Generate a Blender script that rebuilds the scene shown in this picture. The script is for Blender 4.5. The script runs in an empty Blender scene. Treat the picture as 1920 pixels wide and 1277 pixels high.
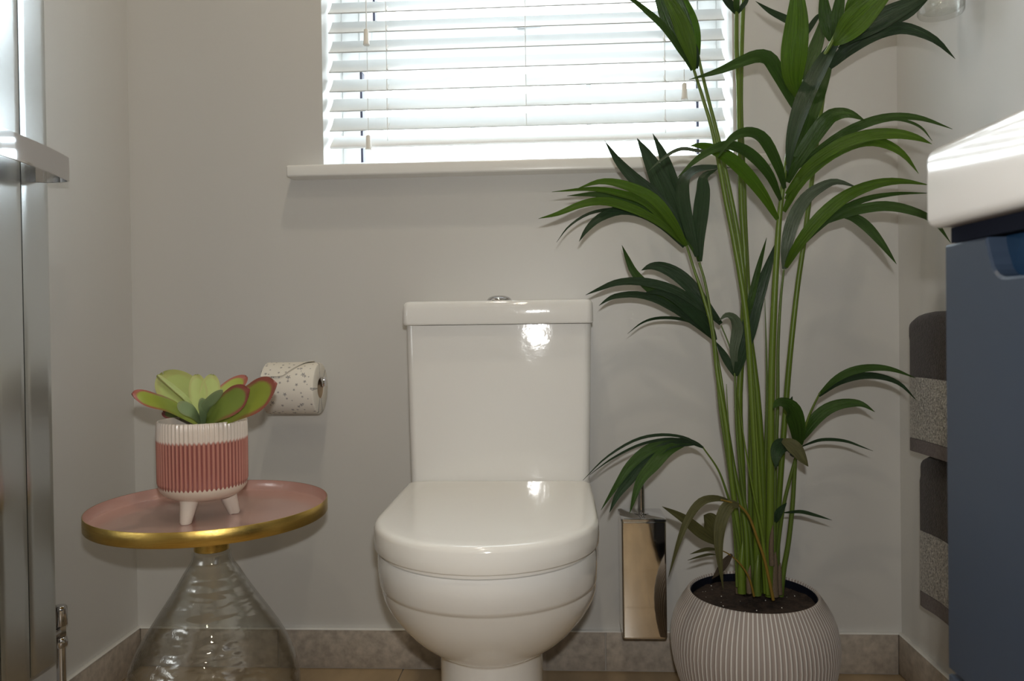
import bpy, bmesh, math, random
from math import pi, sin, cos, tan, radians, sqrt, atan2, exp
from mathutils import Vector, Matrix, noise
random.seed(7)
S = bpy.context.scene
COL = S.collection

# ---------------------------------------------------------------- camera
FPX, CX, CY = 1470.6, 960.0, 620.0
YAW, PITCH, ROLL = radians(3.2), radians(.58), radians(.78)
CAM = Vector((0, 0, .755))
Fw = Vector((-sin(YAW)*cos(PITCH), cos(YAW)*cos(PITCH), -sin(PITCH)))
R0 = Vector((cos(YAW), sin(YAW), 0)); U0 = R0.cross(Fw)
Rt = R0*cos(ROLL) - U0*sin(ROLL); Up = U0*cos(ROLL) + R0*sin(ROLL)
cam = bpy.data.objects.new('camera', bpy.data.cameras.new('camera')); COL.objects.link(cam)
cam.data.sensor_width = 23.5; cam.data.lens = FPX/1920*23.5
cam.data.shift_y = -(638.5-CY)/1920
cam.data.clip_start = .02
cam.matrix_world = Matrix(((Rt.x, Up.x, -Fw.x, CAM.x), (Rt.y, Up.y, -Fw.y, CAM.y), (Rt.z, Up.z, -Fw.z, CAM.z), (0, 0, 0, 1)))
cam.data.dof.use_dof = True; cam.data.dof.focus_distance = 1.42; cam.data.dof.aperture_fstop = 5.0
S.camera = cam

# ---------------------------------------------------------------- world, flash, exposure
W = bpy.data.worlds.new('sky'); S.world = W; W.use_nodes = True
W.node_tree.nodes['Background'].inputs[0].default_value = (.86, .94, 1, 1)
W.node_tree.nodes['Background'].inputs[1].default_value = 11.0
fl = bpy.data.lights.new('camera_flash', 'AREA'); fl.shape = 'RECTANGLE'; fl.size = .030; fl.size_y = .016
fl.energy = 5.6; fl.color = (1, .985, .96)
flo = bpy.data.objects.new('camera_flash', fl); COL.objects.link(flo)
flo.matrix_world = cam.matrix_world.copy(); flo.location = CAM + Up*.088 + Rt*.012 - Fw*.02
# the room's own warm ceiling downlights (above the frame and behind the camera)
for i_, (lx, ly, le) in enumerate(((-.24, 1.15, 3.4), (-.10, .25, 2.8), (-.10, -.65, 2.8))):
    ld = bpy.data.lights.new('ceiling_downlight', 'AREA'); ld.shape = 'DISK'; ld.size = .07; ld.energy = le; ld.color = (1, .86, .66)
    lo = bpy.data.objects.new('ceiling_downlight', ld); COL.objects.link(lo); lo.location = (lx, ly, 2.338)
S.view_settings.view_transform = 'Standard'; S.view_settings.look = 'None'
S.view_settings.exposure = 0.14; S.view_settings.gamma = 1.0; S.view_settings.use_curve_mapping = False
S.cycles.use_denoising = True; S.cycles.max_bounces = 12; S.cycles.diffuse_bounces = 6
S.cycles.transparent_max_bounces = 24; S.cycles.sample_clamp_indirect = 6
S.cycles.caustics_reflective = False; S.cycles.caustics_refractive = False

def ray(px, py): return Fw + Rt*((px-CX)/FPX) - Up*((py-CY)/FPX)
def P(px, py, d): return CAM + ray(px, py)*d
def PA(px, py, ax, v):
    r = ray(px, py); return CAM + r*((v-CAM[ax])/r[ax])

# ---------------------------------------------------------------- materials
def nd(nt, t, **kw):
    n = nt.nodes.new(t)
    for k, v in kw.items(): setattr(n, k, v)
    return n
def mat(name, col, rough=.5, metal=0, spec=.5, coat=0, noise_amt=0, noise_scale=20, bump=0, bump_scale=80, trans=0, sheen=0, coord='Object', stretch=(1, 1, 1), sss=0):
    m = bpy.data.materials.new(name); m.use_nodes = True; nt = m.node_tree
    b = nt.nodes['Principled BSDF']; I = b.inputs
    I['Base Color'].default_value = (*col, 1); I['Roughness'].default_value = rough; I['Metallic'].default_value = metal
    I['Specular IOR Level'].default_value = spec; I['Coat Weight'].default_value = coat; I['Coat Roughness'].default_value = .04
    I['Sheen Weight'].default_value = sheen
    if sss: I['Subsurface Weight'].default_value = sss; I['Subsurface Radius'].default_value = (.01, .01, .006)
    tc = nd(nt, 'ShaderNodeTexCoord'); mp = nd(nt, 'ShaderNodeMapping'); mp.inputs['Scale'].default_value = stretch
    nt.links.new(tc.outputs[coord], mp.inputs[0])
    if noise_amt:
        n = nd(nt, 'ShaderNodeTexNoise'); n.inputs['Scale'].default_value = noise_scale; n.inputs['Detail'].default_value = 6
        nt.links.new(mp.outputs[0], n.inputs[0])
        mx = nd(nt, 'ShaderNodeMix', data_type='RGBA', blend_type='MIX')
        mx.inputs['A'].default_value = (*[max(0, c*(1-noise_amt)) for c in col], 1)
        mx.inputs['B'].default_value = (*[min(1, c*(1+noise_amt)) for c in col], 1)
        cr = nd(nt, 'ShaderNodeMapRange'); cr.inputs[1].default_value = .3; cr.inputs[2].default_value = .7
        nt.links.new(n.outputs[0], cr.inputs[0]); nt.links.new(cr.outputs[0], mx.inputs['Factor'])
        nt.links.new(mx.outputs['Result'], I['Base Color'])
    if bump:
        n2 = nd(nt, 'ShaderNodeTexNoise'); n2.inputs['Scale'].default_value = bump_scale; n2.inputs['Detail'].default_value = 4
        nt.links.new(mp.outputs[0], n2.inputs[0])
        bp = nd(nt, 'ShaderNodeBump'); bp.inputs['Strength'].default_value = 1; bp.inputs['Distance'].default_value = bump
        nt.links.new(n2.outputs[0], bp.inputs['Height']); nt.links.new(bp.outputs[0], I['Normal'])
    if trans:
        tr = nd(nt, 'ShaderNodeBsdfTranslucent'); ms = nd(nt, 'ShaderNodeMixShader'); ms.inputs[0].default_value = trans
        out = nt.nodes['Material Output']
        tr.inputs[0].default_value = (min(1, col[0]*1.7+.02), min(1, col[1]*2.2), col[2]*.7, 1)
        nt.links.new(b.outputs[0], ms.inputs[1]); nt.links.new(tr.outputs[0], ms.inputs[2]); nt.links.new(ms.outputs[0], out.inputs[0])
    return m
def thin_glass(name, tint=(1, 1, 1), rough=.0, bump=0, bscale=12, ior=1.5, stretch=(1, 1, 1), edge=.6, grz=.66):
    m = bpy.data.materials.new(name); m.use_nodes = True; nt = m.node_tree; nt.nodes.remove(nt.nodes['Principled BSDF'])
    t = nd(nt, 'ShaderNodeBsdfTransparent'); t.inputs[0].default_value = (*tint, 1)
    g = nd(nt, 'ShaderNodeBsdfGlossy'); g.inputs['Roughness'].default_value = rough; g.inputs[0].default_value = (1, 1, 1, 1)
    lw = nd(nt, 'ShaderNodeLayerWeight'); lw.inputs[0].default_value = .5      # Schlick term, the same from both sides of the sheet
    pw_ = nd(nt, 'ShaderNodeMath', operation='POWER'); pw_.inputs[1].default_value = 4.0; nt.links.new(lw.outputs['Facing'], pw_.inputs[0])
    f0 = ((ior-1)/(ior+1))**2*1.6
    fr = nd(nt, 'ShaderNodeMath', operation='MULTIPLY_ADD'); fr.inputs[1].default_value = (1-f0)*edge; fr.inputs[2].default_value = f0; nt.links.new(pw_.outputs[0], fr.inputs[0])
    tm_ = nd(nt, 'ShaderNodeMix', data_type='RGBA'); tm_.inputs['A'].default_value = (*tint, 1); tm_.inputs['B'].default_value = (*[c*grz for c in tint], 1)
    p3_ = nd(nt, 'ShaderNodeMath', operation='POWER'); p3_.inputs[1].default_value = 3.0; nt.links.new(lw.outputs['Facing'], p3_.inputs[0])
    nt.links.new(p3_.outputs[0], tm_.inputs['Factor']); nt.links.new(tm_.outputs['Result'], t.inputs[0])
    ms = nd(nt, 'ShaderNodeMixShader')
    nt.links.new(fr.outputs[0], ms.inputs[0]); nt.links.new(t.outputs[0], ms.inputs[1]); nt.links.new(g.outputs[0], ms.inputs[2])
    nt.links.new(ms.outputs[0], nt.nodes['Material Output'].inputs[0])
    if bump:
        tc = nd(nt, 'ShaderNodeTexCoord'); mp = nd(nt, 'ShaderNodeMapping'); mp.inputs['Scale'].default_value = stretch
        n2 = nd(nt, 'ShaderNodeTexNoise'); n2.inputs['Scale'].default_value = bscale; n2.inputs['Detail'].default_value = 2
        bp = nd(nt, 'ShaderNodeBump'); bp.inputs['Strength'].default_value = 1; bp.inputs['Distance'].default_value = bump
        nt.links.new(tc.outputs['Object'], mp.inputs[0]); nt.links.new(mp.outputs[0], n2.inputs[0]); nt.links.new(n2.outputs[0], bp.inputs['Height'])
        nt.links.new(bp.outputs[0], g.inputs['Normal'])
    return m

M = {}
M['wall'] = mat('wall_paint', (.598, .592, .572), .40, spec=.45, noise_amt=.015, noise_scale=3, bump=.0006, bump_scale=7, stretch=(1, 1, .25))
M['ceil'] = mat('ceiling_paint', (.8, .8, .78), .8)
M['gloss_white'] = mat('white_gloss_trim', (.82, .82, .80), .25)
M['upvc'] = mat('white_window_plastic', (.86, .87, .87), .3)
M['slat'] = mat('white_blind_slat', (.63, .64, .63), .38, noise_amt=.01, noise_scale=8)
M['rubber'] = mat('dark_rubber_gasket', (.035, .035, .06), .6)
M['cord'] = mat('white_cord', (.8, .8, .78), .8)
M['tassel'] = mat('ivory_tassel', (.74, .72, .67), .4)
M['ceramic'] = mat('white_ceramic', (.80, .795, .775), .07, coat=.4, bump=.0008, bump_scale=17)
M['lidpl'] = mat('white_seat_plastic', (.83, .815, .775), .1, coat=.2, bump=.0002, bump_scale=8)
M['chrome'] = mat('chrome', (.66, .66, .68), .06, 1)
M['chrome_dark'] = mat('polished_steel', (.78, .73, .66), .05, 1, bump=.0003, bump_scale=9)
M['rad'] = mat('polished_radiator_steel', (.69, .725, .735), .26, 1)
M['brass'] = mat('brushed_brass', (.62, .43, .12), .24, 1, noise_amt=.12, noise_scale=40, bump=.0001, bump_scale=250, stretch=(1, 1, 20))
M['enamel'] = mat('dusty_pink_enamel', (.52, .32, .275), .16, coat=.3)
M['skirt'] = mat('taupe_stone_tile', (.42, .372, .32), .5, noise_amt=.22, noise_scale=70, bump=.0004, bump_scale=150)
M['floor'] = mat('warm_tan_floor_tile', (.41, .305, .185), .35, noise_amt=.18, noise_scale=14, bump=.0003, bump_scale=50, stretch=(1, .3, 1))
M['grout'] = mat('pale_grout', (.45, .42, .38), .85)
M['paper'] = mat('toilet_paper', (.80, .765, .69), .9)
M['card'] = mat('cardboard_core', (.42, .31, .2), .9)
M['potwhite'] = mat('cream_ceramic_glaze', (.72, .66, .58), .22)
M['soil'] = mat('dark_potting_soil', (.03, .018, .012), .95, noise_amt=.5, noise_scale=90, bump=.003, bump_scale=120)
M['perlite'] = mat('perlite', (.7, .68, .62), .8)
M['navy'] = mat('satin_navy_paint', (.027, .041, .067), .42)
M['navyhole'] = mat('navy_gloss_recess', (.018, .055, .12), .25)
M['dark'] = mat('dark_parts_and_shade', (.010, .012, .020), .95, spec=.05)
M['basin'] = mat('white_basin', (.84, .83, .81), .1, coat=.4)
M['towel'] = mat('dark_grey_towel', (.042, .034, .033), .95, sheen=.12, noise_amt=.35, noise_scale=160, bump=.002, bump_scale=320)
M['hem'] = mat('grey_towel_hem', (.15, .13, .13), .9, noise_amt=.2, noise_scale=200, bump=.001, bump_scale=400)
M['glitter'] = mat('silver_glitter_band', (.48, .46, .43), .35, metal=.5, noise_amt=.6, noise_scale=260, bump=.004, bump_scale=300)
M['glass'] = thin_glass('clear_glass', (.975, .98, .97), .015, .006, 14, 1.6, stretch=(1, 1, 3.2))
M['pane'] = thin_glass('window_glass', (.99, 1, 1))
M['door'] = mat('white_door_paint', (.7, .69, .66), .4)

def leafmat(name, col, trans=.25, rough=.3, var=.5):
    m = mat(name, col, rough, trans=trans, noise_amt=var, noise_scale=7, coord='UV', stretch=(4, .3, 1), bump=.0012, bump_scale=9, spec=.4)
    return m
M['l_bright'] = leafmat('palm_leaf_bright', (.078, .160, .009), .28)
M['l_mid'] = leafmat('palm_leaf_mid', (.042, .098, .014), .24)
M['l_dark'] = leafmat('palm_leaf_dark', (.022, .052, .02), .18)
M['l_grey'] = leafmat('palm_leaf_underside', (.10, .135, .085), .15, .25)
M['l_olive'] = leafmat('palm_leaf_olive', (.085, .085, .028), .15, .5)
M['l_brown'] = leafmat('palm_leaf_brown', (.05, .035, .02), .1, .6)
M['stem'] = mat('palm_stem', (.105, .165, .016), .38, noise_amt=.35, noise_scale=9, coord='UV', stretch=(6, .6, 1), trans=.05)
M['stem_dark'] = mat('palm_stem_dark', (.09, .14, .02), .42, noise_amt=.3, noise_scale=9, coord='UV', stretch=(6, .6, 1))
M['stem_yellow'] = mat('palm_stem_yellow', (.21, .135, .02), .5, noise_amt=.3, noise_scale=12, coord='UV', stretch=(4, .6, 1))
M['sheath'] = mat('palm_sheath', (.13, .095, .06), .8, noise_amt=.5, noise_scale=12, coord='UV', stretch=(6, 1, 1))

def mat_succ(name, col, edge):
    m = mat(name, col, .42, sss=.15, spec=.35); nt = m.node_tree; b = nt.nodes['Principled BSDF']
    tc = nd(nt, 'ShaderNodeTexCoord'); sx = nd(nt, 'ShaderNodeSeparateXYZ'); nt.links.new(tc.outputs['UV'], sx.inputs[0])
    # u in 0..1 : 0 centre 1 rim ; v along
    no = nd(nt, 'ShaderNodeTexNoise'); no.inputs['Scale'].default_value = 6; nt.links.new(tc.outputs['UV'], no.inputs[0])
    ad = nd(nt, 'ShaderNodeMath', operation='MULTIPLY_ADD'); nt.links.new(no.outputs[0], ad.inputs[0]); ad.inputs[1].default_value = .25; nt.links.new(sx.outputs[0], ad.inputs[2])
    cr = nd(nt, 'ShaderNodeValToRGB'); nt.links.new(ad.outputs[0], cr.inputs[0])
    e = cr.color_ramp.elements; e[0].position = .84; e[0].color = (*col, 1); e[1].position = 1.08 if False else 1.0; e[1].color = (*edge, 1)
    mr = nd(nt, 'ShaderNodeMapRange'); nt.links.new(sx.outputs[1], mr.inputs[0]); mr.inputs[1].default_value = .25; mr.inputs[2].default_value = .6
    mx = nd(nt, 'ShaderNodeMix', data_type='RGBA'); mx.inputs['A'].default_value = (*col, 1)
    nt.links.new(mr.outputs[0], mx.inputs['Factor']); nt.links.new(cr.outputs[0], mx.inputs['B']); nt.links.new(mx.outputs['Result'], b.inputs['Base Color'])
    return m
M['s_red'] = mat_succ('succulent_leaf_red_rim', (.30, .36, .055), (.33, .10, .075))
M['s_mid'] = mat_succ('succulent_leaf_mid', (.20, .27, .05), (.27, .075, .06))
M['s_pale'] = mat_succ('succulent_leaf_pale', (.40, .48, .16), (.38, .40, .14))
M['s_blue'] = mat_succ('succulent_leaf_bluish', (.19, .26, .13), (.2, .25, .12))
M['s_dark'] = mat_succ('succulent_leaf_deep', (.13, .18, .03), (.24, .05, .05))

# planter: pale ridges, taupe grooves. pot band: pink glaze on ribs
def mat_ribs(name, count, ridge, groove, rough, z0=None, z1=None, top=None, lo=.35, hi=.85):
    m = mat(name, ridge, rough); nt = m.node_tree; b = nt.nodes['Principled BSDF']
    tc = nd(nt, 'ShaderNodeTexCoord'); sx = nd(nt, 'ShaderNodeSeparateXYZ'); nt.links.new(tc.outputs['UV'], sx.inputs[0])
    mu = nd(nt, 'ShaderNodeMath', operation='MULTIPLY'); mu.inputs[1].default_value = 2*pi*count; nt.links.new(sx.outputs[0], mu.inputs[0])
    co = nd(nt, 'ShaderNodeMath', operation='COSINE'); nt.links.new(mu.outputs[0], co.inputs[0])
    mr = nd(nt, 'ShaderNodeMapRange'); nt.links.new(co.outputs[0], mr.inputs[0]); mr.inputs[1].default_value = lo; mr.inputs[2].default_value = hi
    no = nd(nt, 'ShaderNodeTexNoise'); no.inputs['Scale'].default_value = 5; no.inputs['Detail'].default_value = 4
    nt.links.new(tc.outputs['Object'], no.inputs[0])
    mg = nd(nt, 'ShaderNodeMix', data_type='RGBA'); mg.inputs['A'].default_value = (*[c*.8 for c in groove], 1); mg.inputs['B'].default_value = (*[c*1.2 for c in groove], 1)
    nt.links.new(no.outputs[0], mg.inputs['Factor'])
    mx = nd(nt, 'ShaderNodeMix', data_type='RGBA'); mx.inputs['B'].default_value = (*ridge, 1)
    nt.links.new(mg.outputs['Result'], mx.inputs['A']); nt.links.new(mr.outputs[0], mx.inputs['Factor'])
    nt.links.new(mx.outputs['Result'], b.inputs['Base Color'])
    return m, nt, b, sx, mx, co
NRIB = 104
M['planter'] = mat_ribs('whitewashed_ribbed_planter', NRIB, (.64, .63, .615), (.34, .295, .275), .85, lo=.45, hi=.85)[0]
m, nt, b, sx, mx, co = mat_ribs('pink_reactive_glaze', 62, (.50, .225, .175), (.27, .09, .08), .2, lo=-.8, hi=.3)
M['pinkglaze'] = m
# upper white zone with drips: v (metres height) compared with threshold that follows the ribs
th = nd(nt, 'ShaderNodeMath', operation='MULTIPLY_ADD'); nt.links.new(co.outputs[0], th.inputs[0]); th.inputs[1].default_value = -.0018; nt.links.new(sx.outputs[1], th.inputs[2])
def step(a, c, w=.0012):
    r = nd(nt, 'ShaderNodeMapRange'); nt.links.new(a.outputs[0 if a is not sx else 1], r.inputs[0]); r.inputs[1].default_value = c-w; r.inputs[2].default_value = c+w; return r
up = step(th, .1305, .002)
mw = nd(nt, 'ShaderNodeMix', data_type='RGBA'); mw.inputs['B'].default_value = (.72, .64, .57, 1)
nt.links.new(mx.outputs['Result'], mw.inputs['A']); nt.links.new(up.outputs[0], mw.inputs['Factor'])
lob = step(th, .056, .0008)
ml = nd(nt, 'ShaderNodeMix', data_type='RGBA'); ml.inputs['A'].default_value = (.74, .66, .55, 1)
nt.links.new(mw.outputs['Result'], ml.inputs['B']); nt.links.new(lob.outputs[0], ml.inputs['Factor']); nt.links.new(ml.outputs['Result'], b.inputs['Base Color'])

# toilet paper with printed grey stars (uv in metres)
m = M['starpaper'] = mat('star_printed_toilet_paper', (.80, .765, .69), .9); nt = m.node_tree; b = nt.nodes['Principled BSDF']
tc = nd(nt, 'ShaderNodeTexCoord')
def starlayer(scale, rad, off, shade, prob):
    mp = nd(nt, 'ShaderNodeMapping'); mp.inputs['Scale'].default_value = (scale, scale, scale); mp.inputs['Location'].default_value = (off, off*.7, 0)
    nt.links.new(tc.outputs['UV'], mp.inputs[0])
    vo = nd(nt, 'ShaderNodeTexVoronoi', voronoi_dimensions='2D'); vo.inputs['Scale'].default_value = 1; vo.inputs['Randomness'].default_value = .8
    nt.links.new(mp.outputs[0], vo.inputs['Vector'])
    sb = nd(nt, 'ShaderNodeVectorMath', operation='SUBTRACT'); nt.links.new(mp.outputs[0], sb.inputs[0]); nt.links.new(vo.outputs['Position'], sb.inputs[1])
    s = nd(nt, 'ShaderNodeSeparateXYZ'); nt.links.new(sb.outputs[0], s.inputs[0])
    at = nd(nt, 'ShaderNodeMath', operation='ARCTAN2'); nt.links.new(s.outputs[0], at.inputs[0]); nt.links.new(s.outputs[1], at.inputs[1])
    m5 = nd(nt, 'ShaderNodeMath', operation='MULTIPLY'); m5.inputs[1].default_value = 5; nt.links.new(at.outputs[0], m5.inputs[0])
    co = nd(nt, 'ShaderNodeMath', operation='COSINE'); nt.links.new(m5.outputs[0], co.inputs[0])
    rr = nd(nt, 'ShaderNodeMath', operation='MULTIPLY_ADD'); rr.inputs[1].default_value = rad*.38; rr.inputs[2].default_value = rad*.66; nt.links.new(co.outputs[0], rr.inputs[0])
    sc = nd(nt, 'ShaderNodeSeparateColor'); nt.links.new(vo.outputs['Color'], sc.inputs[0])
    sz = nd(nt, 'ShaderNodeMapRange'); nt.links.new(sc.outputs[0], sz.inputs[0]); sz.inputs[3].default_value = .45; sz.inputs[4].default_value = 1.1
    r2 = nd(nt, 'ShaderNodeMath', operation='MULTIPLY'); nt.links.new(rr.outputs[0], r2.inputs[0]); nt.links.new(sz.outputs[0], r2.inputs[1])
    ln = nd(nt, 'ShaderNodeVectorMath', operation='LENGTH'); nt.links.new(sb.outputs[0], ln.inputs[0])
    lt = nd(nt, 'ShaderNodeMath', operation='LESS_THAN'); nt.links.new(ln.outputs['Value'], lt.inputs[0]); nt.links.new(r2.outputs[0], lt.inputs[1])
    pr = nd(nt, 'ShaderNodeMath', operation='LESS_THAN'); nt.links.new(sc.outputs[1], pr.inputs[0]); pr.inputs[1].default_value = prob
    mm = nd(nt, 'ShaderNodeMath', operation='MULTIPLY'); nt.links.new(lt.outputs[0], mm.inputs[0]); nt.links.new(pr.outputs[0], mm.inputs[1])
    m3 = nd(nt, 'ShaderNodeMath', operation='MULTIPLY'); nt.links.new(mm.outputs[0], m3.inputs[0]); m3.inputs[1].default_value = shade
    return m3
a1 = starlayer(62, .20, 0, .8, .85); a2 = starlayer(34, .19, 3.3, .75, .6)
mxm = nd(nt, 'ShaderNodeMath', operation='MAXIMUM'); nt.links.new(a1.outputs[0], mxm.inputs[0]); nt.links.new(a2.outputs[0], mxm.inputs[1])
mc = nd(nt, 'ShaderNodeMix', data_type='RGBA'); mc.inputs['A'].default_value = (.80, .765, .69, 1); mc.inputs['B'].default_value = (.13, .13, .15, 1)
nt.links.new(mxm.outputs[0], mc.inputs['Factor']); nt.links.new(mc.outputs['Result'], b.inputs['Base Color'])

# ---------------------------------------------------------------- builders
WL = {}   # world location of each object's origin
def link(o, parent=None, loc=Vector((0, 0, 0))):
    COL.objects.link(o); WL[o.name] = Vector(loc)
    if parent is not None:
        o.parent = parent; o.location = Vector(loc) - WL[parent.name]
    else: o.location = loc
    return o
def thing(name, label, cat, loc, group=None, kind=None):
    o = bpy.data.objects.new(name, None); o.empty_display_size = .05; link(o, None, Vector(loc)); tag(o, label, cat, group, kind); return o
def tag(o, label=None, cat=None, group=None, kind=None):
    if label: o['label'] = label
    if cat: o['category'] = cat
    if group: o['group'] = group
    if kind: o['kind'] = kind
    return o
def mesh(name, vs, fs, m, parent=None, smooth=True, uv=None, loc=None, angle=40):
    L = Vector(loc) if loc is not None else (WL[parent.name] if parent is not None else Vector((0, 0, 0)))
    me = bpy.data.meshes.new(name)
    me.from_pydata([tuple(Vector(v)-L) for v in vs], [], fs); me.materials.append(M[m] if isinstance(m, str) else m)
    if uv:
        ul = me.uv_layers.new(name='UVMap')
        for lp in me.loops: ul.data[lp.index].uv = uv[lp.vertex_index]
    bm = bmesh.new(); bm.from_mesh(me); bmesh.ops.recalc_face_normals(bm, faces=bm.faces)
    if smooth:
        for f in bm.faces: f.smooth = True
        for e in bm.edges:
            if len(e.link_faces) == 2 and e.calc_face_angle(0) > radians(angle): e.smooth = False
    bm.to_mesh(me); bm.free()
    return link(bpy.data.objects.new(name, me), parent, L)
def add(a, vs, fs):
    n = len(a[0]); a[0].extend(vs); a[1].extend([tuple(i+n for i in f) for f in fs])
def boxd(x0, x1, y0, y1, z0, z1, bev=0, seg=2):
    bm = bmesh.new(); bmesh.ops.create_cube(bm, size=1)
    for v in bm.verts: v.co = Vector(((x0+x1)/2+v.co.x*(x1-x0), (y0+y1)/2+v.co.y*(y1-y0), (z0+z1)/2+v.co.z*(z1-z0)))
    if bev: bmesh.ops.bevel(bm, geom=list(bm.edges), offset=bev, segments=seg, profile=.5, affect='EDGES')
    bm.verts.index_update()
    r = [v.co.copy() for v in bm.verts], [tuple(v.index for v in f.verts) for f in bm.faces]; bm.free(); return r
def box(name, m, parent, *a, bev=0, seg=2, loc=None, kind=None):
    v, f = boxd(*a, bev=bev, seg=seg); o = mesh(name, v, f, m, parent, loc=loc if loc is not None or parent is not None else ((a[0]+a[1])/2, (a[2]+a[3])/2, a[4]))
    return tag(o, kind=kind)
def lathe(prof, n=48, c=(0, 0), rib=None, uvv=None):
    vs, fs, uv = [], [], []
    for i, (r, z) in enumerate(prof):
        for k in range(n):
            a = 2*pi*k/n; rr = r+(rib(k/n, i) if rib else 0)
            vs.append((c[0]+rr*cos(a), c[1]+rr*sin(a), z)); uv.append((k/n, z-(uvv or 0)))
    for i in range(len(prof)-1):
        for k in range(n):
            k2 = (k+1) % n; fs.append((i*n+k, i*n+k2, (i+1)*n+k2, (i+1)*n+k))
    return vs, fs, uv
def capped(prof, n=32, c=(0, 0)):
    v, f, uv = lathe(prof, n, c); f = list(f); f.append(tuple(range(n-1, -1, -1))); b = (len(prof)-1)*n; f.append(tuple(range(b, b+n))); return v, f
def spline(pts, n):
    pts = [Vector(p) for p in pts]
    if len(pts) == 2: return [pts[0].lerp(pts[1], i/(n-1)) for i in range(n)]
    ext = [pts[0]*2-pts[1]]+pts+[pts[-1]*2-pts[-2]]; out = []; m = len(pts)-1
    for i in range(n):
        t = i/(n-1)*m; k = min(int(t), m-1); u = t-k; a, b_, c, d = ext[k:k+4]
        out.append(.5*((2*b_)+(c-a)*u+(2*a-5*b_+4*c-d)*u*u+(3*b_-a-3*c+d)*u**3))
    return out
def tube(pts, rad, n=10, cap=True):
    vs, fs, uv = [], [], []
    pts = [Vector(p) for p in pts]; N = len(pts)
    t0 = (pts[1]-pts[0]).normalized(); ref = Vector((0, 0, 1)) if abs(t0.z) < .9 else Vector((1, 0, 0))
    u = t0.cross(ref).normalized()
    for i, p in enumerate(pts):
        t = (pts[min(i+1, N-1)]-pts[max(i-1, 0)]).normalized(); u = (u-t*u.dot(t)).normalized(); w = t.cross(u)
        r = rad[i] if isinstance(rad, (list, tuple)) else rad
        for k in range(n):
            a = 2*pi*k/n; vs.append(p+u*(r*cos(a))+w*(r*sin(a))); uv.append((k/n, i/(N-1)))
    for i in range(N-1):
        for k in range(n):
            k2 = (k+1) % n; fs.append((i*n+k, i*n+k2, (i+1)*n+k2, (i+1)*n+k))
    if cap: fs.append(tuple(range(n-1, -1, -1))); fs.append(tuple(range((N-1)*n, N*n)))
    return vs, fs, uv
def loft(rings, cap=True):
    n = len(rings[0]); vs = [p for r in rings for p in r]; fs = []
    for i in range(len(rings)-1):
        for k in range(n):
            k2 = (k+1) % n; fs.append((i*n+k, i*n+k2, (i+1)*n+k2, (i+1)*n+k))
    if cap: fs.append(tuple(range(n-1, -1, -1))); fs.append(tuple(range((len(rings)-1)*n, len(rings)*n)))
    return vs, fs
def rrect(x0, x1, y0, y1, r, z, n=6):
    out = []
    for cx, cy, a0 in ((x1-r, y1-r, 0), (x0+r, y1-r, pi/2), (x0+r, y0+r, pi), (x1-r, y0+r, 3*pi/2)):
        for k in range(n+1):
            a = a0+pi/2*k/n; out.append(Vector((cx+r*cos(a), cy+r*sin(a), z)))
    return out

# ================================================================ SETTING
XL, XR, YB, YF, ZC = -.943, .724, 1.70, -1.25, 2.35
WX0, WX1, WZ0, WZ1 = -.504, .383, 1.085, 2.12      # window opening
T = .28
v = ([], [])
add(v, *boxd(XL-T, WX0, YB, YB+T, 0, ZC)); add(v, *boxd(WX1, XR+T, YB, YB+T, 0, ZC))
add(v, *boxd(WX0, WX1, YB, YB+T, 0, WZ0)); add(v, *boxd(WX0, WX1, YB, YB+T, WZ1, ZC))
tag(mesh('wall_back', v[0], v[1], 'wall', loc=(0, YB, 0)), kind='structure')
box('wall_left', 'wall', None, XL-T, XL, YF-T, YB, 0, ZC, kind='structure')
box('wall_right', 'wall', None, XR, XR+T, YF-T, YB, 0, ZC, kind='structure')
v = ([], []); add(v, *boxd(XL, -.55, YF-T, YF, 0, ZC)); add(v, *boxd(.25, XR, YF-T, YF, 0, ZC)); add(v, *boxd(-.55, .25, YF-T, YF, 2.02, ZC))
tag(mesh('wall_front', v[0], v[1], 'wall', loc=(0, YF, 0)), kind='structure')
d = box('door_1', 'door', None, -.55, .25, YF-.06, YF-.02, .005, 2.02, bev=.003, kind='structure')
for zz in ((.18, .9), (1.05, 1.86)):
    for xx in ((-.46, -.19), (-.11, .16)): box('door_panel', 'door', d, xx[0], xx[1], YF-.022, YF-.012, zz[0], zz[1], bev=.004)
h = mesh('door_handle', *tube([(.19, YF-.02, 1.0), (.19, YF+.03, 1.0), (.18, YF+.035, 1.0), (.08, YF+.035, 1.0)], .009)[:2], 'chrome', d)
box('ceiling', 'ceil', None, XL-T, XR+T, YF-T, YB+T, ZC, ZC+.1, kind='structure')
fl_ = box('floor', 'grout', None, XL-T, XR+T, YF-T, YB+T, -.08, -.0035, kind='structure')
y = YB+.0; row = 0
while y > YF:
    y1 = max(y-.30, YF); x = XL-(.3 if row % 2 else .0)
    while x < XR:
        xa, xb = max(x, XL), min(x+.60, XR)
        if xb-xa > .02: box('tile', 'floor', fl_, xa+.001, xb-.001, y1+.001, y-.001, -.0034, 0, bev=.0006, seg=1)
        x += .60
    y -= .30; row += 1

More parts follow.
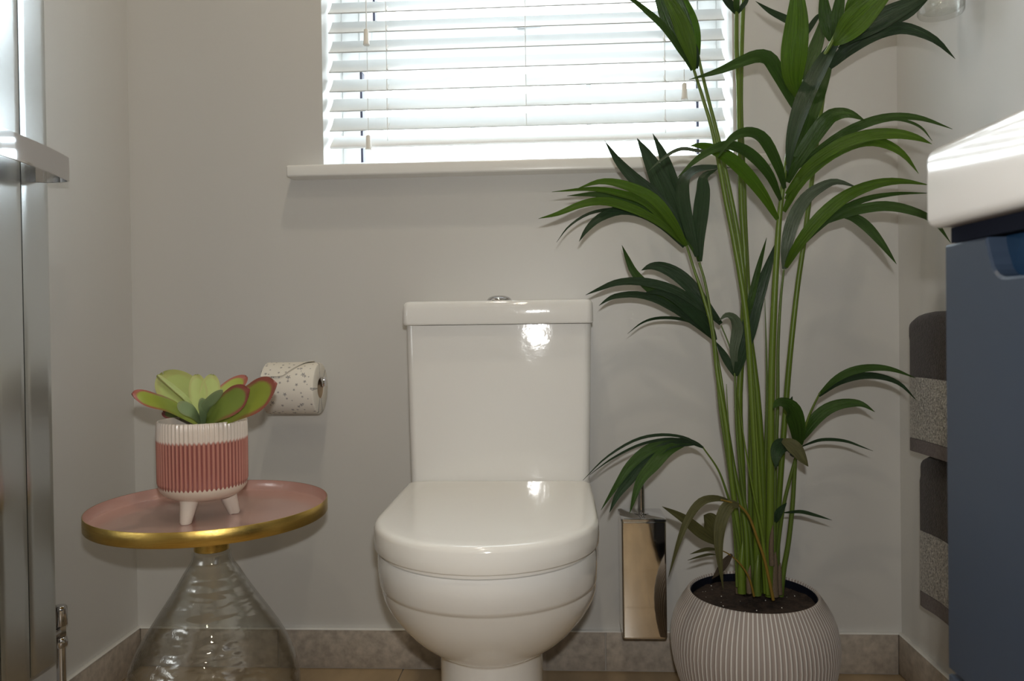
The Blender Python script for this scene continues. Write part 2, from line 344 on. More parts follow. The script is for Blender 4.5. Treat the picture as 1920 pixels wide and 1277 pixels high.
SH, ST = .0875, .010
def skirt(name, segs, axis):
    pts = []
    if axis == 'x': bb = (segs[0][0], segs[-1][1], YB-ST*.6, YB, 0, SH-.002)
    else:
        s = XL if axis == 'l' else XR
        bb = ((s, s+ST*.6) if axis == 'l' else (s-ST*.6, s)) + (segs[0][0], segs[-1][1], 0, SH-.002)
    b_ = box(name, 'grout', None, *bb, kind='structure')
    for a, c in segs:
        if axis == 'x': box('tile', 'skirt', b_, a+.0015, c-.0015, YB-ST, YB-.001, .003, SH-.002, bev=.0012)
        elif axis == 'l': box('tile', 'skirt', b_, XL+.001, XL+ST, a+.0015, c-.0015, .003, SH-.002, bev=.0012)
        else: box('tile', 'skirt', b_, XR-ST, XR-.001, a+.0015, c-.0015, .003, SH-.002, bev=.0012)
    if axis == 'x': box('edge_trim', 'gloss_white', b_, segs[0][0], segs[-1][1], YB-ST-.0008, YB, SH-.002, SH, bev=.0004)
    elif axis == 'l': box('edge_trim', 'gloss_white', b_, XL, XL+ST+.0008, segs[0][0], segs[-1][1], SH-.002, SH, bev=.0004)
    else: box('edge_trim', 'gloss_white', b_, XR-ST-.0008, XR, segs[0][0], segs[-1][1], SH-.002, SH, bev=.0004)
skirt('baseboard_back', [(XL+ST, -.62), (-.62, .098), (.098, .582), (.582, XR-ST)], 'x')
skirt('baseboard_left', [(YF, -.9), (-.9, -.3), (-.3, .3), (.3, .9), (.9, 1.43), (1.43, YB)], 'l')
skirt('baseboard_right', [(YF, -.6), (-.6, 0), (0, .6), (.6, 1.2), (1.2, YB)], 'r')

# sill board
box('trim_1', 'gloss_white', None, -.573, .452, 1.655, 1.872, 1.0745, 1.0995, bev=.004, seg=3, kind='structure')

# window frame
def boxes(lst, bev=0):
    v = ([], [])
    for a in lst: add(v, *boxd(*a, bev=bev))
    return v
WY0, WY1, Z0 = 1.862, 1.925, 1.0995
v = boxes([(WX0, WX0+.042, WY0, WY1, Z0, WZ1), (WX1-.042, WX1, WY0, WY1, Z0, WZ1), (WX0+.042, WX1-.042, WY0, WY1, Z0, Z0+.045),
           (WX0+.042, WX1-.042, WY0, WY1, WZ1-.045, WZ1), (WX0+.042, WX1-.042, WY0, WY1, 1.362, 1.412)], .002)
win = mesh('window_1', v[0], v[1], 'upvc', loc=(-.06, WY0, Z0)); tag(win, kind='structure')
A0, A1 = WX0+.042, WX1-.042
v = boxes([(A0+.004, A0+.034, WY0-.012, WY1-.01, 1.416, WZ1-.05), (A1-.034, A1-.004, WY0-.012, WY1-.01, 1.416, WZ1-.05),
           (A0+.034, A1-.034, WY0-.012, WY1-.01, 1.416, 1.462), (A0+.034, A1-.034, WY0-.012, WY1-.01, WZ1-.09, WZ1-.05)], .002)
mesh('opening_sash', v[0], v[1], 'upvc', win)
for nm, (gx0, gx1, gz0, gz1) in {'a': (A0, A1, Z0+.045, 1.362), 'b': (A0+.034, A1-.034, 1.462, WZ1-.09)}.items():
    g = .0055
    v = boxes([(gx0-.0005, gx0+g, WY0+.004, WY0+.03, gz0, gz1), (gx1-g, gx1+.0005, WY0+.004, WY0+.03, gz0, gz1)])
    mesh('gasket', v[0], v[1], 'rubber', win, smooth=False)
    box('pane', 'pane', win, gx0, gx1, 1.89, 1.8905, gz0, gz1)
for X in (PA(885, 135, 1, 1.90).x, PA(1103, 130, 1, 1.90).x):
    box('glazing_bar', 'upvc', win, X-.006, X+.006, 1.895, 1.905, Z0+.045, 1.362)
hp = PA(975, 52, 1, 1.845)
hd = box('window_handle', 'upvc', win, hp.x-.018, hp.x+.012, 1.838, 1.850, hp.z-.014, hp.z+.012, bev=.003)
box('lever', 'chrome', hd, hp.x-.006, hp.x+.05, 1.826, 1.838, hp.z-.006, hp.z+.005, bev=.003)
mesh('screw', *tube([(hp.x-.012, 1.838, hp.z+.002), (hp.x-.012, 1.833, hp.z+.002)], .004)[:2], 'brass', hd)

# ================================================================ venetian blind
bl = thing('venetian_blind', 'white wooden slatted venetian blind, slats tilted open, hung in the window recess', 'blind', (-.06, 1.742, 1.12))
BX0, BX1 = -.496, .372
pitch = .04335; zs = PA(622, 247, 1, 1.724).z
nsl = int((2.06-zs)/pitch)
def slat_mesh():
    vs, fs = [], []; al = radians(46); wd = .05; th = .0028; n = 8
    for side in (0, 1):
        for i in range(n+1):
            s = i/n; c = -.0028*(1-(2*s-1)**2)      # slight crown
            yy = s*wd*cos(al)-(c+side*th)*sin(al)*1; zz = s*wd*sin(al)+(c+side*th)*cos(al)
            for X in (BX0, BX1): vs.append((X, 1.724+yy, zs+zz))
    for side in (0, 1):
        o = side*(n+1)*2
        for i in range(n): fs.append((o+2*i, o+2*i+1, o+2*i+3, o+2*i+2))
    o = (n+1)*2
    fs += [(0, 1, o+1, o), (2*n, 2*n+1, o+2*n+1, o+2*n)]
    for k in (0, 1): fs += [(2*i+k, 2*i+2+k, o+2*i+2+k, o+2*i+k) for i in range(n)]
    return vs, fs
sv, sf = slat_mesh()
s0 = mesh('slat', sv, sf, 'slat', bl, loc=(0, 1.724, zs))
for i in range(1, nsl):
    o = s0.copy(); COL.objects.link(o); o.parent = bl; o.location = s0.location + Vector((0, 0, pitch*i))
al = radians(40); vv, ff = boxd(BX0, BX1, 0, .05, 0, .007, bev=.002)
mesh('bottom_rail', [(a.x, 1.724+a.y*cos(al)-a.z*sin(al), zs-pitch+.004+a.y*sin(al)+a.z*cos(al)) for a in vv], ff, 'upvc', bl)
box('head_rail', 'slat', bl, BX0, BX1, 1.715, 1.775, 2.065, 2.118, bev=.002)
for px in (725, 1247):
    X = PA(px, 150, 1, 1.72).x; v = ([], [])
    for yy in (1.7205, 1.766): add(v, *tube([(X, yy, zs-pitch+.02), (X, yy, 2.07)], .0008, 6)[:2])
    for i in range(nsl):
        z = zs+pitch*i; add(v, *tube([(X, 1.7205, z-.002), (X, 1.766, z+.031)], .0007, 5)[:2])
    mesh('ladder_cord', v[0], v[1], 'cord', bl)
    v = ([], [])
    for i in range(nsl):      # rung hook seen on the front of each slat
        z = zs+pitch*i; add(v, *tube([(X+.001, 1.7215, z+.003), (X-.001, 1.7285, z+.011), (X+.0005, 1.736, z+.018)], .0016, 6)[:2])
    tag(mesh('cord_clip', v[0], v[1], 'cord', bl), kind='stuff')
def cord(px, ztop, zbot, y=1.715):
    X = PA(px, 150, 1, y).x
    return mesh('lift_cord', *tube([(X, y, zbot), (X, y, ztop)], .0008, 6)[:2], 'cord', bl), X
cord(986, 2.07, zs+.002, 1.7195)
for px, ya, yb in ((688, 55, 85), (689, 253, 281), (1283, 156, 187)):
    za, zb = PA(px, ya, 1, 1.712).z, PA(px, yb, 1, 1.712).z
    c, X = cord(px, 2.07, za, 1.712+(.003 if ya > 200 else 0))
    YY = 1.712+(.003 if ya > 200 else 0)-.0
    prof = [(.0042, za), (.0052, za-.0015), (.0064, zb+.005), (.0072, zb+.004), (.0072, zb+.001), (.006, zb)]
    vv, ff = capped([(r, z) for r, z in prof], 16, (X, YY)); mesh('tassel', vv, ff, 'tassel', c)

# ================================================================ toilet
TX = -.1135
to = thing('toilet', 'white ceramic close-coupled toilet with lid down and chrome flush button, under the window', 'toilet', (TX, 1.45, 0))
def dsec(hw, yf, z, yb, ln, n=28, ex=2.0, rb=.02):
    """D outline: half-ellipse nose, straight sides, rounded back"""
    out = []
    for k in range(n+1):
        a = pi*k/n; c_, s_ = cos(a), sin(a)
        out.append(Vector((TX+hw*(abs(c_)**(2/ex))*(1 if c_ > 0 else -1), yf+ln-ln*(abs(s_)**(2/ex)), z)))
    out = out[::1]                                     # from right side over the nose to the left side
    for t in (.3, .6): out.append(Vector((TX-hw, yf+ln+(yb-rb-yf-ln)*t, z)))
    for k in range(5):
        a = pi-pi/2*k/4; out.append(Vector((TX-hw+rb+rb*cos(a), yb-rb+rb*sin(a), z)))
    for k in range(5):
        a = pi/2-pi/2*k/4; out.append(Vector((TX+hw-rb+rb*cos(a), yb-rb+rb*sin(a), z)))
    for t in (.6, .3): out.append(Vector((TX+hw, yf+ln+(yb-rb-yf-ln)*t, z)))
    return out
rings = []
pan = [(.402, .168, 1.074, .18), (.401, .1715, 1.070, .18), (.395, .1735, 1.0685, .18), (.372, .1745, 1.073, .18), (.350, .1745, 1.083, .18), (.3435, .1738, 1.087, .18),
       (.3415, .172, 1.0905, .178), (.339, .1722, 1.0915, .178), (.333, .1732, 1.095, .178), (.32, .1715, 1.102, .176), (.305, .166, 1.111, .172), (.29, .158, 1.122, .166), (.275, .148, 1.134, .158), (.26, .136, 1.148, .148),
       (.247, .123, 1.162, .137), (.237, .110, 1.175, .126), (.228, .0965, 1.189, .112), (.224, .0895, 1.197, .104), (.222, .0855, 1.2005, .096), (.218, .0845, 1.202, .094), (.12, .0845, 1.204, .094), (.02, .086, 1.20, .096), (0, .087, 1.198, .096)]
for z, hw, yf, ln in pan: rings.append(dsec(hw, yf, z, 1.685 if z > .33 else 1.66, ln, rb=.02))
v, f = loft(rings); mesh('pan', v, f, 'ceramic', to, angle=55)
def lidsec(z, ins): return dsec(.178-ins, 1.0605+ins, z, 1.517-ins*.5, .183-ins*.5)
v, f = loft([lidsec(.4030, .008), lidsec(.4095, .0075)]); mesh('seat', v, f, 'lidpl', to)
v, f = loft([lidsec(z, i) for z, i in ((.4102, .004), (.4102, .0015), (.412, .0006), (.425, 0), (.440, .0004), (.4445, .0018), (.4475, .0045), (.4490, .008), (.4497, .013), (.4502, .03))]); mesh('seat_lid', v, f, 'lidpl', to, angle=60)
# cistern
cz = [(.4025, .172, 1.5235), (.405, .1745, 1.5215), (.43, .1755, 1.522), (.60, .1795, 1.528), (.74, .1825, 1.534), (.7515, .1825, 1.5345)]
v, f = loft([rrect(TX-w, TX+w, yf, 1.6955, .016, z) for z, w, yf in cz]); ci = mesh('cistern', v, f, 'ceramic', to, angle=50)
lz = [(.7525, .1835, 1.516, .012), (.7535, .1855, 1.5145, .014), (.757, .1862, 1.5138, .014), (.785, .1858, 1.5142, .014), (.792, .185, 1.515, .014), (.7965, .1825, 1.5175, .013), (.7985, .179, 1.521, .011), (.7992, .172, 1.528, .008)]
v, f = loft([rrect(TX-w, TX+w, yf, 1.698-(.186-w), r, z) for z, w, yf, r in lz]); cl = mesh('cistern_lid', v, f, 'ceramic', to, angle=50)
bx = PA(936, 558, 1, 1.61).x
vv, ff = capped([(.0255, .7993), (.0255, .8015), (.024, .8045), (.021, .8075), (.016, .8098), (.010, .811), (.004, .8114)], 32, (bx, 1.61))
mesh('flush_button', vv, ff, 'chrome', cl)

# ================================================================ toilet brush
bh = thing('toilet_brush', 'polished steel square toilet brush holder on the wall between toilet and palm pot', 'toilet brush', (.1715, 1.64, .112))
bx0, bx1, by0, by1 = .1275, .2165, 1.588, 1.676
v, f = loft([rrect(bx0+i, bx1-i, by0+i, by1-i, .004, z) for z, i in ((.1120, .003), (.1132, .0008), (.116, 0), (.1175, 0), (.2, 0), (.3465, 0), (.348, 0), (.3505, .0006))]); mesh('holder_body', v, f, 'chrome_dark', bh)
v, f = loft([rrect(bx0-.001+i, bx1+.001-i, by0-.001+i, by1+.001-i, .004, z) for z, i in ((.3506, 0), (.355, 0), (.3565, .0015))]); mesh('holder_lid', v, f, 'chrome', bh)
hx = (bx0+bx1)/2
vv, ff = capped([(.0145, .3566), (.0145, .3585), (.0075, .3595), (.0072, .455), (.0075, .470), (.006, .474), (.002, .4755)], 24, (hx, 1.632)); mesh('brush_handle', vv, ff, 'chrome', bh)
box('wall_bracket', 'chrome', bh, hx-.02, hx+.02, by1, YB-.0005, .26, .32, bev=.002)

# ================================================================ toilet roll and holder
rc = Vector((-.549, 1.618, .6235)); RR, RL = .0535, .110
ho = thing('roll_holder', 'chrome wall-mounted roll holder on the back wall above the pink tray table', 'roll holder', (rc.x-.075, YB, rc.z+.012))
rz = rc.z+.0125
mesh('arm', *tube(spline([(rc.x-.078, 1.692, rz), (rc.x-.078, 1.632, rz), (rc.x-.074, 1.621, rz), (rc.x-.066, rc.y, rz), (rc.x+.063, rc.y, rz)], 28), .0055, 12)[:2], 'chrome', ho)
box('wall_plate', 'chrome', ho, rc.x-.10, rc.x-.056, 1.688, YB-.0005, rz-.022, rz+.022, bev=.003)
box('end_stop', 'chrome', ho, rc.x+.057, rc.x+.066, rc.y-.008, rc.y+.008, rz-.009, rz+.011, bev=.002)
tr = thing('toilet_roll', 'star-printed cream toilet roll with a folded loose sheet, hanging on the chrome holder', 'toilet roll', rc)
def cyl_x(r0, r1, x0, x1, n=64, uvs=1, a0=0, a1=2*pi, edge=.003):
    vs, fs, uv = [], [], []
    prof = [(r0, x0), (r1-edge, x0), (r1-.0008, x0+edge*.4), (r1, x0+edge), (r1, x1-edge), (r1-.0008, x1-edge*.4), (r1-edge, x1), (r0, x1), (r0, x0)]
    for r, x in prof:
        for k in range(n+1):
            a = 2*pi*k/n; vs.append((x, rc.y-r*sin(a), rc.z+r*cos(a))); uv.append((x+.7, a*r1))
    for i in range(len(prof)-1):
        for k in range(n): fs.append((i*(n+1)+k, i*(n+1)+k+1, (i+1)*(n+1)+k+1, (i+1)*(n+1)+k))
    return vs, fs, uv
v, f, u = cyl_x(.0215, RR, rc.x-RL/2, rc.x+RL/2); mesh('paper_roll', v, f, 'starpaper', tr, uv=u)
vs, fs = [], []
for r, x in ((.0213, rc.x-RL/2+.001), (.0213, rc.x+RL/2-.001), (.0198, rc.x+RL/2-.001), (.0198, rc.x-RL/2+.001), (.0213, rc.x-RL/2+.001)):
    for k in range(32): vs.append((x, rc.y-r*sin(2*pi*k/32), rc.z+r*cos(2*pi*k/32)))
for i in range(4):
    for k in range(32): fs.append((i*32+k, i*32+(k+1) % 32, (i+1)*32+(k+1) % 32, (i+1)*32+k))
mesh('cardboard_core', vs, fs, 'card', tr)
vs, fs, uv = [], [], []
NS = 24; NT = 10
for side in (0, 1):
    for i in range(NS+1):
        s = i/NS*.86
        tm = 60 if s < .30 else (60-(s-.30)**1*12 if s < .42 else 58.5*(1-((s-.42)/.44))**.9+0)
        tm = radians(max(tm, 0.2)); ta = radians(-35)
        for j in range(NT+1):
            a = ta+(tm-ta)*j/NT; r = RR+.0005+side*.0009+.0028*(j/NT)**3
            x = rc.x-RL/2+.001+s*RL; vs.append((x, rc.y-r*sin(a), rc.z+r*cos(a))); uv.append((x+.3, a*r+.5))
for side in (0, 1):
    o = side*(NS+1)*(NT+1)
    for i in range(NS):
        for j in range(NT):
            q = o+i*(NT+1)+j; fs.append((q, q+1, q+NT+2, q+NT+1))
o = (NS+1)*(NT+1)
for i in range(NS): fs.append((i*(NT+1)+NT, (i+1)*(NT+1)+NT, o+(i+1)*(NT+1)+NT, o+i*(NT+1)+NT))
mesh('folded_sheet', vs, fs, 'starpaper', tr, uv=uv)

# ================================================================ radiator
RX = -.88
ra = thing('towel_radiator', 'tall polished steel vertical panel radiator with chrome towel bar on the left wall', 'radiator', (-.90, 1.03, .17))
pw, gap, py1 = .0672, .0022, 1.3225
for i in range(8):
    b1 = py1-i*(pw+gap); b0 = b1-pw; n = 10; ringb, rings = [], []
    for z in (.172, .1735, 1.8285, 1.83):
        ins = .0015 if z in (.172, 1.83) else 0; r = []
        for k in range(n+1):
            s = k/n; yy = b0+s*pw; sag = .0001*(1-(2*s-1)**2); ed = .0016*(1 if k in (0, n) else 0)
            r.append(Vector((RX+sag-ed-ins, yy, z)))
        r += [Vector((RX-.012+ins, b1-.001, z)), Vector((RX-.012+ins, b0+.001, z))]
        rings.append(r)
    v, f = loft(rings); mesh('panel', v, f, 'rad', ra, angle=35)
for z in (.23, 1.77): mesh('header_tube', *tube([(-.906, .765, z), (-.906, 1.30, z)], .0135, 16)[:2], 'rad', ra)
for yy in (.86, 1.2):
    for z in (.4, 1.6): box('wall_bracket', 'chrome', ra, XL+.0005, RX-.0125, yy-.012, yy+.012, z-.02, z+.02, bev=.002)
pth = [(RX-.001, 1.291), (-.862, 1.2965), (-.842, 1.2975), (-.826, 1.293), (-.8205, 1.283)]
for k in range(1, 12):
    yy = 1.283-(1.283-.777)*k/12; pth.append((-.789-.48*(yy-1.03)**2, yy))
pth += [(-.8205, .777), (-.826, .767), (-.842, .7625), (-.862, .7635), (RX-.001, .769)]
sp = spline([(a, b_, 0) for a, b_ in pth], 90); rings = []
for i, p_ in enumerate(sp):
    t = (sp[min(i+1, 89)]-sp[max(i-1, 0)]).normalized(); nn = Vector((t.y, -t.x, 0)); r = []
    for a, z in ((-.0015, -.0198), (0, -.0205), (.0015, -.0198), (.0019, 0), (.0015, .0198), (0, .0205), (-.0015, .0198), (-.0019, 0)):
        r.append(p_+nn*a+Vector((0, 0, 1.025+z)))
    rings.append(r)
v, f = loft(rings); mesh('towel_bar', v, f, 'chrome', ra, angle=50)
vx, vy = -.906, 1.372
vl = thing('radiator_valve', 'small chrome radiator valve on its pipe at the foot of the left wall', 'valve', (vx, vy, 0))
vv, ff = capped([(.0105, .216), (.0120, .218), (.0122, .245), (.0115, .250), (.009, .2525), (.003, .253)], 24, (vx, vy)); mesh('cap', vv, ff, 'chrome', vl)
vv, ff = capped([(.009, .196), (.0105, .199), (.0105, .2155), (.009, .2158)], 6, (vx, vy)); mesh('valve_body', vv, ff, 'chrome', vl)
vv, ff = capped([(.008, .176), (.0115, .180), (.012, .188), (.0105, .194), (.008, .196)], 24, (vx, vy)); mesh('compression_nut', vv, ff, 'chrome', vl)
vv, ff = capped([(.0078, .0045), (.0078, .176)], 20, (vx, vy)); mesh('pipe', vv, ff, 'chrome', vl)
vv, ff = capped([(.021, 0.0003), (.021, .002), (.012, .0045)], 24, (vx, vy)); mesh('pipe_collar', vv, ff, 'chrome', vl)
mesh('tail_pipe', *tube([(vx, vy-.008, .207), (vx, vy-.03, .207), (vx, vy-.045, .212), (vx, 1.302, .228)], .007, 12)[:2], 'chrome', vl)

# ================================================================ side table
TC = (-.581, 1.281); TR = .1905; TZ = .4605
st = thing('side_table', 'round side table with pink tray top, brass rim and blown clear glass base', 'side table', (TC[0], TC[1], 0))
v, f, u = lathe([(.0005, .4405), (.18, .4405), (.1868, .4415), (.1885, .4435), (.1892, TZ-.001), (.1893, TZ-.0002)], 96, TC); mesh('tray_inside', v, f, 'enamel', st)
v, f, u = lathe([(.0005, .4365), (.186, .4365), (.1892, .437), (.1905, .439), (.1905, TZ-.0008), (.1899, TZ), (.1893, TZ)], 128, TC); mesh('brass_tray_rim', v, f, 'brass', st)
vv, ff = capped([(.0265, .3815), (.0280, .3825), (.0280, .4362)], 48, TC); mesh('brass_collar', vv, ff, 'brass', st)
gp = []
for py, hw in ((1043, 37.5), (1052, 37.5), (1062, 41), (1080, 53), (1100, 65), (1125, 81), (1150, 98), (1180, 118), (1205, 134), (1230, 147), (1255, 157), (1277, 163)):
    d0 = 1.275; z = CAM.z-(py-608)/FPX*d0; gp.append((hw/FPX*d0*.965, z))
r_, z_ = gp[-1]
gp += [(.1405, z_-.03), (.1385, .100), (.131, .07), (.118, .042), (.098, .018), (.078, .005), (.070, .0012), (.0005, .0012)]
gl = spline([(r, 0, z) for r, z in gp], 60); outer = [(p.x, p.z) for p in gl]
v, f, u = lathe(outer, 96, TC); mesh('glass_base', v, f, 'glass', st)
inner = [(max(r-.003, .0004), z+(.0025 if z < .1 else 0)) for r, z in outer]
v, f, u = lathe(inner, 96, TC); mesh('inner_glass_wall', v, f, 'glass', st)

# ================================================================ succulent in footed pot
pc = P(380.5, 850, 1.297); PC = (pc.x, pc.y); z0 = .4409
su = thing('potted_succulent', 'paddle-leaved succulent in a ribbed pink and cream footed pot, on the pink tray', 'potted plant', (PC[0], PC[1], z0))
zt = .6025; zb = .4735
prof = [(.030, zb), (.042, zb+.001), (.053, zb+.0045), (.062, zb+.0105), (.0672, zb+.017), (.0690, zb+.022), (.0696, zb+.0265)]
NP = 7
rib0 = len(prof)-1
prof += [(.0700, zb+.030), (.0702, .530), (.0704, .560), (.0704, .585), (.0702, zt-.003), (.0692, zt), (.0668, zt), (.0660, zt-.004), (.064, .575), (.0005, .575)]
def ribf(u, i):
    if i < rib0+1 or i > rib0+6: return 0
    a = .0013 if i < rib0+5 else .0009
    return a*(cos(2*pi*62*u))-.0006
v, f, u = lathe(prof, 62*7, PC, ribf, z0); mesh('pot', v, f, 'pinkglaze', su, uv=u, angle=60)
v, f, u = lathe([(.0645, .5885), (.03, .590), (.0005, .5905)], 40, PC); o = mesh('soil', v, f, 'soil', su); tag(o, kind='stuff')
feet = [P(356, 970, 1.262), P(441, 954, 1.322)]
fa = [atan2(p.y-PC[1], p.x-PC[0]) for p in feet]; fa.append((fa[0]+fa[1])/2+pi)
fa[0], fa[1] = fa[0], fa[1]
for a in fa:
    r1, r0 = .048, .036; q = Vector((cos(a), sin(a), 0)); c_ = Vector((PC[0], PC[1], 0))
    pts = [c_+q*r0+Vector((0, 0, .4815)), c_+q*(r0*.7+r1*.3)+Vector((0, 0, .470)), c_+q*r1+Vector((0, 0, .4425)), c_+q*r1+Vector((0, 0, .4409))]
    mesh('foot', *tube(pts, [.0165, .0135, .0092, .0078], 20)[:2], 'potwhite', su)

def Z(fr, x, y): return (fr[0]+x/fr[2], fr[1]+y/fr[2])
sB = (220, 660, 3.0405)
def paddle(pts, w, m, tilt=0, thick=.0048, nx=8, ny=22, red=0):
    """paddle leaf: pts = 3-D centre line, w = greatest width (m)"""
    dn = spline(pts, 401); ss = [sin(pi/2*i/ny) for i in range(ny+1)]; sp_ = [dn[round(q*400)] for q in ss]; vs, uv, fs = [], [], []; w *= 1.2
    for side in (0, 1):
        for i, p_ in enumerate(sp_):
            s = ss[i]; t = (dn[min(round(s*400)+6, 400)]-dn[max(round(s*400)-6, 0)]).normalized()
            view = (CAM-p_).normalized(); n_ = (view+Vector((0, 0, .5))).normalized(); ax = t.cross(n_).normalized(); n_ = ax.cross(t).normalized()
            if tilt: rm = Matrix.Rotation(radians(tilt), 3, t); ax = rm @ ax; n_ = rm @ n_
            e = (s-.62)/.62 if s < .62 else (s-.62)/.38
            wd = w/2*(sqrt(max(0, 1-e**2)) if s >= .62 else .30+.70*(1-e*e)**1.0 if True else 0)
            wd = max(wd, .0006)
            for k in range(nx+1):
                q = -1+2*k/nx; th = thick*.5*(1-q*q)**.6*min(1, wd/(w*.3)); cup = .10*w*q*q
                vs.append(p_+ax*(q*wd)+n_*((th if side == 0 else -th)+cup))
                rim = max(abs(q)*1.0, 0); rr = max(rim*.97 if s < .9 else rim, (s-.62)/.38)
                rr = sqrt(q*q*(max(0, 1-max(0, (s-.62)/.38)**2))+max(0, (s-.62)/.38)**2)
                uv.append((rr, s))
    for side in (0, 1):
        o = side*(ny+1)*(nx+1)
        for i in range(ny):
            for k in range(nx):
                a = o+i*(nx+1)+k; fs.append((a, a+1, a+nx+2, a+nx+1))
    o = (ny+1)*(nx+1)
    for i in range(ny):
        for k in (0, nx): a = i*(nx+1)+k; fs.append((a, a+nx+1, o+a+nx+1, o+a))
    fs += [tuple([k, k+1, o+k+1, o+k]) for k in range(nx)]+[tuple([ny*(nx+1)+k, ny*(nx+1)+k+1, o+ny*(nx+1)+k+1, o+ny*(nx+1)+k]) for k in range(nx)]
    return vs, fs, uv
SL = [  # centre line in zoom px with depths, width px, material, tilt
    ([(455, 385, 1.29), (310, 318, 1.25), (180, 276, 1.22), (80, 238, 1.20)], 92, 's_red', 10),
    ([(480, 380, 1.31), (400, 310, 1.34), (320, 260, 1.36), (262, 212, 1.38)], 105, 's_dark', 0),
    ([(490, 370, 1.30), (420, 290, 1.34), (345, 215, 1.37), (262, 128, 1.39)], 185, 's_pale', 0),
    ([(478, 372, 1.27), (400, 290, 1.25), (320, 215, 1.24), (222, 136, 1.23)], 84, 's_pale', 55),
    ([(485, 380, 1.30), (468, 300, 1.31), (460, 220, 1.33), (452, 132, 1.35)], 84, 's_pale', 0),
    ([(492, 380, 1.30), (510, 300, 1.32), (528, 220, 1.34), (540, 132, 1.36)], 92, 's_pale', 10),
    ([(505, 375, 1.31), (570, 290, 1.33), (650, 210, 1.36), (738, 142, 1.38)], 92, 's_red', -8),
    ([(560, 385, 1.29), (690, 320, 1.26), (800, 260, 1.24), (912, 178, 1.22)], 172, 's_red', 0),
    ([(500, 395, 1.28), (585, 335, 1.25), (670, 280, 1.235), (756, 212, 1.225)], 142, 's_mid', 0),
    ([(470, 388, 1.32), (400, 360, 1.34), (330, 350, 1.35), (262, 345, 1.36)], 80, 's_dark', 0),
    ([(520, 388, 1.32), (600, 350, 1.35), (690, 330, 1.36), (745, 320, 1.37)], 90, 's_mid', 0),
    ([(480, 385, 1.27), (430, 350, 1.245), (390, 325, 1.235), (345, 290, 1.23)], 66, 's_blue', 0),
    ([(480, 385, 1.28), (500, 320, 1.26), (545, 265, 1.25), (600, 215, 1.245)], 48, 's_blue', 40),
    ([(490, 385, 1.27), (487, 340, 1.262), (483, 300, 1.258), (478, 262, 1.256)], 50, 's_blue', 30),
]
for pts, w, mm, ti in SL:
    p3 = [P(*Z(sB, x, y), d) for x, y, d in pts]; w3 = w/sB[2]/FPX*pts[2][2]
    p3[0] = Vector((PC[0]+(p3[0].x-PC[0])*.5, PC[1]+(p3[0].y-PC[1])*.5, .5925))
    v, f, u = paddle(p3, w3, mm, ti); mesh('succulent_leaf', v, f, mm, su, uv=u)

# ================================================================ potted palm
pp = P(1412.5, 1200, 1.475); KC = (pp.x, pp.y)
pa = thing('potted_palm', 'tall kentia palm in a whitewashed ribbed round pot, in the right corner', 'potted plant', (KC[0], KC[1], 0))
prof = [(.0005, .001), (.078, .001), (.088, .004), (.100, .016), (.114, .034), (.128, .056), (.139, .082), (.1465, .108), (.1505, .132), (.152, .152), (.1505, .172), (.1465, .192), (.140, .209), (.132, .224), (.1255, .2345), (.1215, .2405), (.1190, .2440), (.1170, .2452), (.1150, .2440), (.1145, .236), (.118, .20), (.0005, .195)]
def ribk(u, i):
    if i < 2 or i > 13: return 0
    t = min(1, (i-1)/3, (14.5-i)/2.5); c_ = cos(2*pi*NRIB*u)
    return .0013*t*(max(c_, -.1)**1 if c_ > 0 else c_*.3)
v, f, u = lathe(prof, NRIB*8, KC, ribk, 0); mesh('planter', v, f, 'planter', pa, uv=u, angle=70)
vs, fs, _ = lathe([(.1150, .2255)]+[(.115*(1-k/12), .2265) for k in range(1, 12)]+[(.001, .2265)], 56, KC)
vs = [(x, y_, z+noise.noise(Vector((x*60, y_*60, 0)))*.004+noise.noise(Vector((x*190, y_*190, 3)))*.002) for x, y_, z in vs]
o = mesh('soil', vs, fs, 'soil', pa); tag(o, kind='stuff')
vv, ff, u = lathe([(.1143, .226), (.1143, .2405), (.1130, .2412), (.1122, .2405), (.1122, .226)], 72, KC); mesh('nursery_pot', vv, ff, 'dark', pa)
v = ([], [])
for k in range(26):
    a, r = random.uniform(0, 2*pi), .105*sqrt(random.random()); s = random.uniform(.0004, .0010); x, y_ = KC[0]+r*cos(a), KC[1]+r*sin(a)
    add(v, *boxd(x-s, x+s, y_-s, y_+s*random.uniform(.6, 2), .2275, .2275+1.8*s, bev=s*.4, seg=1))
o = mesh('perlite', v[0], v[1], 'perlite', pa); tag(o, kind='stuff')

